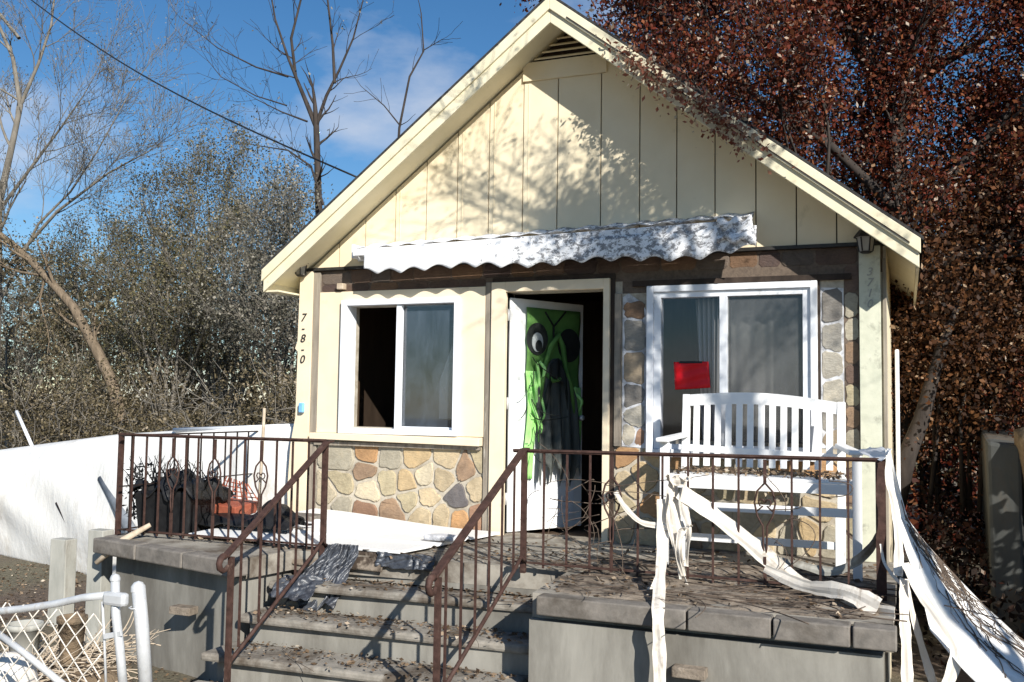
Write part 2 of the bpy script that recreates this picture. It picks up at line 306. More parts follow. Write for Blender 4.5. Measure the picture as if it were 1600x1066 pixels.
M['glassgrey'] = glass_mat('grey_screened_glass', (.16, .165, .17), .2, .5, .05, (.75, .75, .75), 2)
M['glassdark'] = glass_mat('dark_glass', (.10, .10, .10), .01, .08, .05, (.88, .88, .9), 3)
def ground_mat():
    m, t, b, o = newmat('ground_mulch'); v = coords(t)
    n1 = noise(t, v, .7, 6); n2 = noise(t, v, 22, 10, .7)
    c = mixc(t, ramp(t, n1, [(.4, (0, 0, 0)), (.6, (1, 1, 1))]), ramp(t, n2, [(.3, (.055, .038, .028)), (.7, (.17, .12, .085))]), ramp(t, n2, [(.3, (.07, .065, .04)), (.7, (.2, .17, .11))]))
    t.links.new(c, b.inputs['Base Color']); b.inputs['Roughness'].default_value = .95; bump(t, b, n2, .9, .04); return m
M['ground'] = ground_mat()

# ------------------------------------------------------------------ ground
GZ = -.86
def gz(x, y): return GZ + .05*math.sin(x*.7+1)*math.cos(y*.6) + .03*math.sin(x*2.1+y*1.7) - max(0, (x-3.2))*.25*(1 if x < 7 else 0) - (.95 if x >= 7 else 0)
g = MB(); XS = sorted(set([-600, -200, -80, -40, -25]+[-18+i*.5 for i in range(74)]+[22, 40, 90, 250, 600])); YS = sorted(set([-100, -40, -20, -12]+[-9+i*.5 for i in range(74)]+[32, 45, 80, 200, 600]))
g.add([(x, y, gz(x, y)) for y in YS for x in XS], [(j*len(XS)+i, j*len(XS)+i+1, (j+1)*len(XS)+i+1, (j+1)*len(XS)+i) for j in range(len(YS)-1) for i in range(len(XS)-1)], True)
struct(g.build('ground', M['ground']))

# ------------------------------------------------------------------ the cottage
RT, RS, RX, RY0, RY1 = 4.38, .775, 2.72, -.40, 4.6      # roof apex height, slope, half width, front, back
H = thing('cottage', (0, 2, 0), 'small cream gabled cottage with flagstone front wall and open white door', 'house')
WL, WR = -2.58, 2.50
b = MB()   # front wall with three openings
ops = [(-2.05, -.98, .87, 1.96), (-.50, .36, 0, 2.04), (.80, 1.93, .83, 1.97)]
xs = [WL]; 
b.box((WL, 0, -.05), (-2.05, .16, 2.3)); b.box((-.98, 0, -.05), (-.50, .16, 2.3)); b.box((.36, 0, -.05), (.80, .16, 2.3)); b.box((1.93, 0, -.05), (WR, .16, 2.3))
b.box((-2.05, 0, -.05), (-.98, .16, .87)); b.box((-2.05, 0, 1.96), (-.98, .16, 2.3)); b.box((-.5, 0, 2.04), (.36, .16, 2.3)); b.box((-.5, .02, -.05), (.36, .16, 0))
b.box((.80, 0, -.05), (1.93, .16, .83)); b.box((.80, 0, 1.97), (1.93, .16, 2.3))
b.build('stone_wall', M['mortar'], H)
b = MB(); b.box((WL+.02, -.003, 2.10), (WR-.02, -.0005, 2.295)); b.box((2.206, -.003, .0), (2.314, -.0005, 2.0995)); b.box((.508, -.003, 2.0), (.72, -.0005, 2.0995)); b.build('dark_mortar_band', M['mortardark'], H)  # darker mortar behind the top band and the right strips
tan, tan2, och, orn, brn, red_, gry, pal, slt = (.47, .385, .26), (.41, .355, .24), (.47, .355, .21), (.44, .26, .13), (.27, .185, .125), (.30, .18, .12), (.41, .375, .30), (.50, .44, .33), (.13, .12, .125)
def S_(x, y, c): p = at(x, y, 0); return (p.x, p.z, c)
sA = [S_(*q) for q in ((535, 718, gry), (575, 711, orn), (609, 715, gry), (650, 715, och), (701, 717, tan), (729, 731, brn), (753, 719, tan2), (533, 755, tan2), (571, 735, brn), (577, 765, pal), (606, 753, tan2), (636, 755, och), (663, 743, pal), (692, 748, tan), (715, 777, slt), (668, 778, tan), (570, 801, red_), (613, 800, brn), (661, 806, tan), (717, 814, orn), (751, 806, red_), (530, 790, gry), (516, 772, pal), (746, 765, tan), (690, 808, tan), (515, 812, tan2), (640, 780, tan2))]
flagstones('flagstones', (-2.365, -.692, 0, .73), sA, M['flag'], H, sd=4)
rs_ = random.Random(17); pl_ = [tan, tan2, och, brn, gry, tan, orn, pal, tan2]
flagstones('flagstones', (.45, 2.31, 0, .76), [(.45+(i+rs_.random())*.207, (j+.15+.7*rs_.random())*.2, rs_.choice(pl_)) for i in range(9) for j in range(4)], M['flag'], H, sd=5)
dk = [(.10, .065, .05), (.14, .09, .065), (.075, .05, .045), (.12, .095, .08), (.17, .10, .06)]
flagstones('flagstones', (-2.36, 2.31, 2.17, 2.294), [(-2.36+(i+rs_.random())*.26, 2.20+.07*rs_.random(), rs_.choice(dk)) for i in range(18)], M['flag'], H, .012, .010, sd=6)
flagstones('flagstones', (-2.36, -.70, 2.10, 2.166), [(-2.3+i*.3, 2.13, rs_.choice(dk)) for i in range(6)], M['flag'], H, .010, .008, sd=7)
flagstones('flagstones', (2.208, 2.312, .77, 2.165), [(2.21+.1*rs_.random(), .82+i*.17+.05*rs_.random(), rs_.choice([brn, tan2, (.2, .15, .11), (.15, .1, .08), gry])) for i in range(8)], M['flag'], H, .012, .010, sd=8)
def top_in(x): return RT-.15-RS*abs(x)
b = MB(); b.box((WL, .16, GZ), (WL+.14, RY1-.4, 2.35)); b.box((WR-.14, .16, GZ), (WR, RY1-.4, 2.35)); b.prism([(WL, GZ), (WR, GZ), (WR, top_in(WR)), (0, top_in(0)), (WL, top_in(WL))], RY1-.4, RY1-.25)
b.build('outer_wall', M['cream'], H)
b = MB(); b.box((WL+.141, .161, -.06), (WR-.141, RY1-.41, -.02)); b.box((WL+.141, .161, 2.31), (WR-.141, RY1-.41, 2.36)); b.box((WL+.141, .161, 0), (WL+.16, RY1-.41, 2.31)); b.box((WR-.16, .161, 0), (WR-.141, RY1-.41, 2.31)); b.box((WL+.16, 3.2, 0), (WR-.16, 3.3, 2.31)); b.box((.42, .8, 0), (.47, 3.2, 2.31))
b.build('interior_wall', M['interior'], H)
# gable cladding: vertical boards
b = MB(); b.prism([(WL, 2.31), (WR, 2.31), (WR, top_in(WR)), (0, top_in(0)), (WL, top_in(WL))], 0, .10); b.build('gable_backing', M['darkwood'], H)
b = MB(); seams = [-2.50, -2.17, -1.897, -1.592, -1.283, -.982, -.683, -.368, -.057, .322, .65, .953, 1.257, 1.571, 1.871, 2.16, 2.46]
for x0, x1 in zip(seams[:-1], seams[1:]):
    a0, a1 = x0+.005, x1-.005; zt = lambda x: min(top_in(x), 3.84 if abs(x) < .36 else 9)
    pts = [(a0, 2.325), (a1, 2.325), (a1, zt(a1)), (a0, zt(a0))]
    if a0 < -.36 < a1: pts[2:3] = [(a1, 3.84), (-.36, 3.84), (-.361, zt(-.361))]
    if a0 < .36 < a1: pts[3:4] = [(.361, zt(.361)), (.36, 3.84), (a0, 3.84)]
    b.prism(pts, -.022-.003*random.random(), -.0005)
b.build('board_cladding', M['cream'], H)
b = MB(); 
for x in seams[1:-1]:
    if -1.0 < x < -.2 or abs(x+1.592) < .01: b = MB(); b.prism([(x+.045, 2.33), (x+.052, 2.33), (x+.052, zt(x+.05)-.02), (x+.045, zt(x+.05)-.02)], -.027, -.021); b.build('batten', M['cream'], H)
b = MB(); b.box((-.37, -.045, 3.842), (.37, -.001, 4.0)); b.build('frieze_board', M['cream'], H)
b = MB(); b.box((WL+.05, -.05, 2.296), (WR-.02, -.001, 2.322)); b.build('flashing', M['darkmetal'], H)
b = MB()
for i in range(5):
    z = 4.01+i*.052; hw = (top_in(0)-z)/RS-.02
    if hw > .04: b.hexa([(-hw, -.055, z), (hw, -.055, z), (hw, -.005, z+.028), (-hw, -.005, z+.028), (-hw, -.055, z+.012), (hw, -.055, z+.012), (hw, -.005, z+.04), (-hw, -.005, z+.04)])
b.build('gable_vent', M['cream'], H)
# roof
R = MB()
def rl(x, dz=0): return (x, RT-RS*abs(x)+dz)
R.prism([rl(-RX, -.13), rl(0, -.13), rl(0), rl(-RX)][::1], RY0+.03, RY1); R.prism([rl(0, -.13), rl(RX, -.13), rl(RX), rl(0)], RY0+.03, RY1)
roof = R.build('roof', M['fascia'], H)
b = MB(); b.prism([rl(-RX-.03, .004), rl(0, .004), rl(0, .03), rl(-RX-.03, .03)], RY0-.02, RY1+.02); b.prism([rl(0, .004), rl(RX+.03, .004), rl(RX+.03, .03), rl(0, .03)], RY0-.02, RY1+.02)
b.build('shingles', M['shingle'], roof)
b = MB()    # rake boards: two stepped layers each side
b.prism([rl(-RX, -.205), rl(0, -.205), rl(0, .003), rl(-RX, .003)], RY0, RY0+.03-.001); b.prism([rl(0, -.205), rl(RX, -.205), rl(RX, .003), rl(0, .003)], RY0, RY0+.03-.001)
b.build('rake_board', M['fascia'], roof, .004)
b = MB(); b.prism([rl(-RX-.01, -.10), rl(0, -.10), rl(0, .0035), rl(-RX-.01, .0035)], RY0-.022, RY0-.001); b.prism([rl(0, -.10), rl(RX+.01, -.10), rl(RX+.01, .0035), rl(0, .0035)], RY0-.022, RY0-.001)
b.build('rake_moulding', M['fascia'], roof, .004)
b = MB(); b.prism([rl(.15, -.082), rl(RX-.06, -.082), rl(RX-.06, -.072), rl(.15, -.072)], RY0-.030, RY0-.022); b.build('drip_strip', M['darkwood'], roof)
for s in (-1, 1):   # boxed eaves
    b = MB(); b.box((s*(RX-.02), RY0+.03, RT-RS*RX-.20), (s*RX, RY1, RT-RS*RX-.002)); 
    if s < 0: b.box((s*(RX-.02), RY0+.031, RT-RS*RX-.20), (s*2.58, RY1-.01, RT-RS*RX-.185))
    b.build('eave_box', M['fascia'], roof)
# corner posts with house numbers
def number(txt, x, z, y, size, parent, mat):
    cu = bpy.data.curves.new('num', 'FONT'); cu.body = txt; cu.size = size; cu.extrude = .003; cu.shear = .25; cu.offset = .0005; cu.space_line = .92; cu.align_x = 'CENTER'
    o = bpy.data.objects.new('tmp', cu); COL.objects.link(o); dg = bpy.context.evaluated_depsgraph_get(); me = bpy.data.meshes.new_from_object(o.evaluated_get(dg)); bpy.data.objects.remove(o)
    off = Vector((0, 0, 0)); p = parent
    while p: off = off+p.location; p = p.parent
    me.transform(Matrix.Translation(Vector((x, y, z))-off) @ Matrix.Rotation(PI/2, 4, 'X')); me.materials.clear(); me.materials.append(mat)
    n = bpy.data.objects.new('house_number', me); COL.objects.link(n); n.parent = parent; return n
b = MB(); b.prism([(-2.60, -.4), (-2.44, -.4), (-2.435, 2.29), (-2.53, 2.29), (-2.565, 2.24), (-2.575, 1.65), (-2.60, 1.58), (-2.57, 1.55), (-2.575, .95), (-2.62, .7), (-2.64, .3)], -.055, -.002)
cp = b.build('corner_board', M['creamflat'], H); number('7\n-\n8\n-\n0', -2.52, 1.83, -.0585, .105, cp, M['darkmetal'])
b = MB(); b.box((2.315, -.055, -.35), (2.462, -.002, 2.29)); cp2 = b.build('corner_board', pm('pale_green_board', (.52, .53, .42), (.62, .62, .50), 12, .8, .3, dirt=(.34, .34, .27), dscale=9, dlo=.55, dhi=.7), H, .003)
number('3\n7\n1\n0', 2.385, 2.07, -.0585, .085, cp2, M['greywood'])
for p_, q_ in (((-2.434, -.03, .0), (-2.365, -.002, 2.28)), ((-.692, -.03, 0), (-.632, -.002, 2.13)), ((.452, -.035, .77), (.505, -.002, 2.0)), ((2.475, -.02, -.3), (2.499, .1, 2.2))): b = MB(); b.box(p_, q_); b.build('exposed_batten', M['wood'], H, .003)
for p_, q_ in (((.415, -.02, -.02), (.449, -.001, 2.127)), ((-.63, -.028, 2.129), (.45, -.001, 2.165)), ((.60, -.04, 2.052), (2.26, -.001, 2.095)), ((2.02, -.02, .82), (2.035, -.001, 2.05))): b = MB(); b.box(p_, q_); b.build('dark_trim', M['darkwood'], H)
b = MB(); b.box((2.55, .32, -.1), (2.58, .35, 1.55)); b.build('downspout', M['vinyl'], H, .01)
# left window with its cream surround
b = MB(); z0, z1, x0, x1 = .812, 2.095, -2.36, -.695
b.box((x0, -.032, z0), (-2.105, -.002, z1)); b.box((-.924, -.032, z0), (x1, -.002, z1)); b.box((-2.1045, -.032, 2.012), (-.9245, -.002, z1)); b.build('window_surround', M['creamflat'], H, .002)
b = MB(); b.hexa([(-2.39, -.10, .755), (-.705, -.10, .735), (-.705, -.001, .735), (-2.39, -.001, .755), (-2.39, -.10, .81), (-.705, -.10, .793), (-.705, -.001, .811), (-2.39, -.001, .811)]); b.build('window_sill', M['creamflat'], H, .004)
b = MB(); b.box((-2.37, -.05, .70), (-.72, -.001, .734)); b.build('sill_batten', M['wood'], H)
def frame(mb, x0, x1, z0, z1, w, y0, y1, ws=None):
    wl, wr, wb, wt = ws or (w, w, w, w)
    mb.box((x0, y0, z0), (x0+wl, y1, z1)); mb.box((x1-wr, y0, z0), (x1, y1, z1)); mb.box((x0+wl, y0, z0), (x1-wr, y1, z0+wb)); mb.box((x0+wl, y0, z1-wt), (x1-wr, y1, z1))
b = MB(); frame(b, -2.104, -.925, .812, 2.011, .05, -.075, .10, (.06, .045, .05, .05)); wf = b.build('window', M['vinyl'], H, .004)
b = MB(); b.box((-1.545, -.05, .862), (-1.495, .0, 1.961)); b.box((-.985, -.03, .862), (-.971, .0, 1.961)); b.box((-1.494, -.02, .862), (-.986, .0, .885)); b.build('sash', M['vinyl'], wf, .003)
b = MB(); b.box((-1.494, .001, .8855), (-.986, .006, 1.960)); b.build('pane', M['glassdusty'], wf)
# right window
b = MB(); frame(b, .721, 2.02, .70, 2.048, .1, -.06, .09, (.055, .05, .06, .05)); wf2 = b.build('window', M['vinyl'], H, .004)
b = MB(); frame(b, .777, 1.968, .761, 1.997, .05, -.035, .06, (.055, .055, .04, .045)); b.box((1.295, -.045, .80), (1.355, .04, 1.952)); b.build('sash', M['vinyl'], wf2, .003)
b = MB(); b.box((.833, .0, .80), (1.294, .005, 1.951)); b.build('pane', M['glassdark'], wf2); b = MB(); b.box((1.356, .0, .80), (1.912, .005, 1.951)); b.build('pane', M['glassgrey'], wf2)
# weathered panels either side of it
b = MB(); b.prism([(.512, .77), (.705, .76), (.705, 1.86), (.66, 1.93), (.56, 2.0), (.512, 1.97)], -.006, -.001); b.build('whitened_mortar', M['panelwhite'], H)
b = MB(); b.prism([(2.04, .80), (2.204, .80), (2.204, 1.99), (2.04, 2.0)], -.006, -.001); b.build('whitened_mortar', M['panelwhite'], H)
gp = [(.27, .26, .24), (.36, .34, .30), (.20, .19, .18), (.44, .41, .35), (.33, .27, .20)]
flagstones('flagstones', (.52, .70, .78, 1.93), [(.60, 1.70, gp[0]), (.61, 1.36, gp[4]), (.58, 1.18, gp[2]), (.64, 1.0, gp[1]), (.58, .86, gp[3]), (.66, .84, (.36, .22, .15)), (.62, 1.88, (.22, .14, .09))], M['flag'], H, .012, .012, sd=21)
flagstones('flagstones', (2.045, 2.20, .82, 1.98), [(2.10, 1.85, gp[2]), (2.14, 1.62, gp[0]), (2.09, 1.42, gp[1]), (2.14, 1.2, gp[3]), (2.1, 1.0, gp[0]), (2.15, .88, gp[4])], M['flag'], H, .012, .012, sd=22)
# door frame, leaf
b = MB(); b.box((-.63, -.05, -.02), (-.50, .14, 2.125)); b.box((.36, -.05, .0), (.412, .14, 2.125)); b.box((-.4995, -.05, 2.042), (.3595, .14, 2.125)); b.build('door_frame', M['creamflat'], H, .003)
b = MB(); b.box((-.498, .01, -.018), (.358, .14, .012)); b.build('threshold', M['wood'], H)
HN = Vector((-.485, .03, 0)); dl = Vector((-.08+.485, .72, 0)).normalized(); nl = Vector((dl.y, -dl.x, 0))   # nl faces the street
def dp(u, z, off=0): return HN+dl*u+nl*off+Vector((0, 0, z))
def dbox(mb, u0, u1, z0, z1, o0, o1): mb.hexa([dp(u0, z0, o1), dp(u1, z0, o1), dp(u1, z0, o0), dp(u0, z0, o0), dp(u0, z1, o1), dp(u1, z1, o1), dp(u1, z1, o0), dp(u0, z1, o0)])
b = MB(); dbox(b, 0, .84, .02, 2.0, -.045, 0); door = b.build('door', M['white'], H, .003)
b = MB()
for (u0, u1, za, zb) in ((.12, .40, .12, .42), (.46, .74, .12, .42)): dbox(b, u0, u1, za, zb, .0005, .010)
b.build('door_panel', M['vinyl'], door, .004)
b = MB(); b.tube([dp(.78, .98, 0), dp(.78, .98, .05)], .012, 8); b.tube([dp(.78, .98, .05), dp(.78, .98, .075)], [.028, .022], 10); b.build('door_knob', M['galv'], door)
for z in (.25, 1.05, 1.8):
    b = MB(); b.tube([HN+Vector((-.006, -.022, z)), HN+Vector((-.006, -.022, z+.10))], .010, 8); b.build('hinge', M['galv'], door)

# green monster cloth on the door
mc = thing('door_banner', dp(.42, .4, .02), 'green monster-face cloth hanging on the open white door', 'decoration')
b = MB(); b.grid(lambda u, v: dp(.16+.62*u, 1.93-.72*v, .02+.008*math.sin(9*u+3*v)+.006*math.sin(14*v)), 20, 20, .004); b.build('green_sheet', M['green'], mc)
b = MB(); b.grid(lambda u, v: dp(.15+.115*u+.02*math.sin(5*v), 1.38-.92*v, .03+.012*math.sin(20*u+4*v)), 8, 20, .003); b.grid(lambda u, v: dp(.70+.09*u+.02*math.sin(4*v), 1.25-.70*v, .03+.01*math.sin(16*u+4*v)), 6, 16, .003); b.build('side_strip', M['limegreen'], mc)
def blob(mb, cu, cz, ru, rz, off, th=.006, n=24, f=None):
    f = f or (lambda a: 1); P = [dp(cu+ru*f(a)*math.cos(a), cz+rz*f(a)*math.sin(a), off) for a in [2*PI*k/n for k in range(n)]]; Q = [p+nl*th for p in P]
    mb.add(P+Q, [tuple(range(n)), tuple(range(2*n-1, n-1, -1))]+[(k, (k+1) % n, (k+1) % n+n, k+n) for k in range(n)])
b = MB(); blob(b, .27, 1.66, .12, .14, .034); blob(b, .64, 1.62, .13, .15, .034); b.tube([dp(.46, 1.78, .035), dp(.36, 1.9, .035)], .008, 5); b.tube([dp(.46, 1.78, .035), dp(.60, 1.92, .035)], .008, 5); b.tube([dp(.46, 1.78, .035), dp(.46, 1.68, .035)], .010, 5); b.build('eye_socket', M['blackcloth'], mc)
b = MB(); blob(b, .265, 1.63, .062, .085, .044); e = b.build('eyeball', M['eye'], mc); b = MB(); blob(b, .275, 1.60, .036, .05, .052); b.build('pupil', M['blackcloth'], e)
b = MB(); b.tube([dp(.30, 1.12, .05), dp(.34, 1.42, .06), dp(.40, 1.60, .07), dp(.47, 1.70, .08), dp(.54, 1.60, .07), dp(.58, 1.42, .06), dp(.66, 1.25, .05), dp(.70, 1.0, .05)], [.012, .022, .026, .03, .026, .022, .02, .012], 8)
b.tube([dp(.36, 1.36, .06), dp(.42, 1.30, .07), dp(.48, 1.31, .07), dp(.56, 1.34, .06)], .02, 6); b.build('cloth_fold', M['green'], mc)
b = MB()
def rag(u, v):
    hem = .07*math.sin(23*u)+.05*math.sin(51*u+1)+.03*math.sin(97*u); top = 1.50-.34*abs(2*u-1)**2.2; return dp(.25+.47*u+.02*math.sin(3*v), top-(top-.50+hem)*v, .045+.026*math.sin(26*u+2*v+math.sin(5*v))*(.3+v)+.03*v)
b.grid(rag, 70, 24, .004); b.build('ragged_drape', M['greycloth'], mc)
b = MB(); b.grid(lambda u, v: dp(.33+.26*u, 1.50-.30*abs(2*u-1)**2-(.16+.03*math.sin(31*u))*v, .085+.012*math.sin(17*u)), 24, 5, .005); b.build('dark_hollow', M['blackcloth'], mc)
b = MB()
for k in range(7): b.tube(wander(dp(.17+.05*random.random(), 1.5-.12*k, .06), (.2, .1, -1), .35, 9, random, .5), .004, 4)
b.build('cord', M['blackcloth'], mc)
b = MB()
for k, (u0, z0_, a0_, L0_) in enumerate(((.20, 1.30, .9, .45), (.24, 1.42, 1.2, .5), (.18, 1.18, .3, .4), (.70, 1.30, 2.2, .4), (.30, 1.46, 1.5, .3))):
    P_ = []; 
    for j in range(12): a_ = a0_+j*.16*(1 if k < 3 else -1); P_.append(dp(u0+L0_*.35*math.sin(a_*.9)*j/12, z0_-L0_*j/12+.05*math.sin(a_*2), .055+.02*math.sin(j*.8+k)))
    b = MB(); b.tube(P_, [.018*(1-abs(j/11-.4)) for j in range(12)], 6); b.build('green_frill', M['limegreen'], mc)

# curtains, notice
b = MB(); b.grid(lambda u, v: (1.06+.19*u+.06*v*(1-u), .20+.03*math.sin(30*u+3*v), 1.96-1.14*v), 40, 12, .004); tag(b.build('curtain', M['curtain']), 'grey gathered curtain hanging behind the red notice in the right window', 'curtain')
b = MB(); b.grid(lambda u, v: (1.34+.62*u, .22+.018*math.sin(34*u), 1.96-1.15*v), 50, 6, .004); tag(b.build('curtain', M['curtain']), 'pale grey curtain drawn flat behind the right pane of the right window', 'curtain')
N = thing('notice', at(1081, 607, -.01), 'bright red paper notice taped to the dark window pane', 'notice')
c = [at(1053, 566, -.012), at(1107, 565, -.012), at(1110, 606, -.012), at(1055, 609, -.012)]
def nf(u, v): 
    p = c[0].lerp(c[1], u).lerp(c[3].lerp(c[2], u), v); p.y = -.014-.006*math.sin(7*v+2*u)**2-.004*math.sin(11*u); return p
b = MB(); b.grid(nf, 12, 12, .001); b.build('paper', M['red'], N)
b = MB(); p = c[0].lerp(c[1], .5); b.box((p.x-.09, -.027, p.z-.012), (p.x+.09, -.0255, p.z+.004)); b.build('tape', M['black'], N)
# a loose sheet and brick stuck on the left window trim
b = MB(); p = at(532, 449, -.05); b.box((p.x-.03, -.07, p.z-.02), (p.x+.035, -.002, p.z+.035)); tag(b.build('stone_chip', M['straw'], None, .006), 'small tan stone resting on top of the left window surround', 'stone')
b = MB(); b.prism([(-1.38, .95), (-.9, .95), (-1.02, 1.2), (-1.26, 1.62), (-1.38, 1.3)], .5, .52); tag(b.build('leaning_board', M['curtain']), 'pale torn board leaning inside behind the dusty left window pane', 'board')

# lanterns
def lantern(x, z, label):
    t = thing('lantern', (x, -.1, z), label, 'lantern', 'wall lanterns under the eaves')
    b = MB(); n = 6; b.lathe((x, -.11, z), [(.0, -.07), (.045, -.07), (.062, .03), (.07, .035)], n); b.build('glass_shade', M['frost'], t, flat=True)
    b = MB(); b.lathe((x, -.11, z), [(.085, .03), (.085, .04), (.045, .09), (.0, .115)], n); b.lathe((x, -.11, z), [(.0, -.085), (.03, -.085), (.05, -.072), (.0, -.068)], n); b.box((x-.03, -.055, z-.02), (x+.03, -.056-.05, z+.07)); b.build('cap', M['darkmetal'], t, flat=True)
    b = MB()
    for k in range(n):
        a = 2*PI*k/n; b.beam((x+.047*math.cos(a), -.11+.047*math.sin(a), z-.07), (x+.064*math.cos(a), -.11+.064*math.sin(a), z+.03), .008, .008)
    b.build('cage_bar', M['darkmetal'], t)
p = at(470, 418, -.11); lantern(p.x-.0, p.z, 'frosted lantern under the left eave above the left corner board')
p = at(1353, 378, -.11); lantern(p.x, p.z, 'dark lantern under the right eave on the right corner board')

# ------------------------------------------------------------------ awning
A = thing('awning', (-.2, -.15, 2.2), 'retracted white awning with scalloped valance, grimy towards the door', 'awning')
AY = -.25; L0 = at(556, 392, AY); L1 = at(1172, 345, AY); 
def ax(u): return L0.lerp(L1, u)
def topf(u, v):
    p = ax(u); e = .012*math.sin(40*u+3)*math.sin(PI*v)+.008*math.sin(95*u); sag = (.03*math.sin(PI*v) if u > .5 else .012*math.sin(PI*v))
    return (p.x, -.022+(AY+.03)*v, p.z+.085+.02*u-.065*v-sag+e)
b = MB(); b.grid(topf, 90, 8, .006); b.build('rolled_canopy', M['fabricdirty'], A)
b = MB(); p, q = ax(0), ax(1); b.beam(p+Vector((-.02, 0, -.02)), q+Vector((0, 0, -.02)), .045, .058); b.build('front_bar', M['fabricdirty'], A, .006)
def val(u, v):
    p = ax(.03+.985*u); ph = (p.x-L0.x)/.2345; sc = .028*abs(math.sin(PI*ph))**1.4 if True else 0
    drop = .165+.07*u-sc*1.5+.012*math.sin(17*u); y = AY-.028+.010*math.sin(30*u)*v
    if u > .86: drop -= .3*(u-.86); y -= .15*(u-.86)*v
    return (p.x, y, p.z-.045-drop*v)
b = MB(); b.grid(val, 240, 6, .003); b.build('valance', M['fabricdirty'], A)
b = MB(); b.box((p.x-.05, -.24, p.z-.06), (p.x-.025, -.03, p.z+.06)); b.box((p.x-.10, -.05, p.z-.06), (p.x-.05, -.02, p.z+.05)); b.tube([(p.x-.08, -.08, p.z-.04), (p.x-.075, -.12, p.z+.05), (p.x-.04, -.15, p.z+.05), (p.x-.05, -.2, p.z-.04)], .008, 6); b.build('end_bracket', M['vinyl'], A, .003)
def torn(u, v):
    a = ax(.93+.075*u); return (a.x+.05*u*v, AY-.03-.10*u*math.sin(2*v)-.02*math.sin(9*v), a.z+.02-.16*v-.05*u*v+.02*math.sin(14*u+5*v))
b = MB(); b.grid(torn, 14, 12, .004); b.build('torn_end', M['fabricdirty'], A)

# ------------------------------------------------------------------ porch
P = thing('porch', (-.2, -1, GZ), 'raised concrete porch with coping blocks and front steps', 'porch')
b = MB(); b.slab([(-3.22, -1.62), (-1.62, -1.95), (-1.55, -1.50), (.55, -1.40), (.60, -2.20), (2.55, -2.16), (2.55, -.003), (-3.22, -.003)], -.14, 0); b.build('deck', M['concrete'], P)
b = MB(); b.slab([(-3.13, -1.60), (-1.66, -1.96), (-1.60, -1.50), (-1.60, -.05), (-3.13, -.05)], GZ-.3, -.141); b.build('foundation_wall', M['stucco'], P)
b = MB(); b.box((.60, -2.25, GZ-.5), (2.50, -.05, -.141)); b.build('foundation_wall', M['stucco'], P)
cx = [at(x, 960, -2.32).x for x in (835, 1072, 1206, 1330, 1403)]
for i in range(4):
    b = MB(); b.box((cx[i]+.006, -2.32+.01*random.uniform(-1, 1), -.10), (cx[i+1]-.006, -2.195, .006)); b.build('coping_block', M['coping'], P, .008)
a0, a1 = Vector((-3.24, -1.66, -.05)), Vector((-1.58, -2.06, -.05))
for i in range(3):
    b = MB(); b.beam(a0.lerp(a1, i/3+.004), a0.lerp(a1, (i+1)/3-.004), .14, .115); b.build('coping_block', M['coping'], P, .012)
b = MB(); b.box((-3.27, -1.6, -.105), (-3.14, -.05, .006)); b.build('coping_block', M['coping'], P, .01)
ys = [-1.46, -1.74, -2.03, -2.36, -2.70]
for i in range(4):
    zt_ = -.18*(i+1); b = MB(); sl = .03
    xr = .598 if i < 2 else .50
    b.slab([(-1.57-.03*i, ys[i+1]-sl), (xr, ys[i+1]+sl), (xr, ys[i]-.0+(.05 if i else 0)), (-1.57-.03*i, ys[i]+.0)], zt_-.055, zt_); st = b.build('step', M['steps'], P, .018)
    b = MB(); b.box((-1.55, ys[i+1]+.05, GZ-.3), (xr-.02, ys[i]-.08, zt_-.056)); b.build('riser', M['stucco'], st)
b = MB(); b.box((-1.56, -1.44, -.179), (.6, -1.30, -.141)); b.build('riser', M['stucco'], P)
b = MB(); b.box((.44, -2.9, GZ-.3), (.595, -1.9, -.60)); b.build('cheek_wall', M['stucco'], P, .01)
for (px, py) in ((1078, 1052), (287, 955)):
    p = at(px, py, -2.28 if px > 500 else -1.98); b = MB(); b.box((p.x-.09, p.y-.05, p.z-.02), (p.x+.09, p.y+.05, p.z+.035)); b.build('brick_ledge', M['mud'], P, .006)

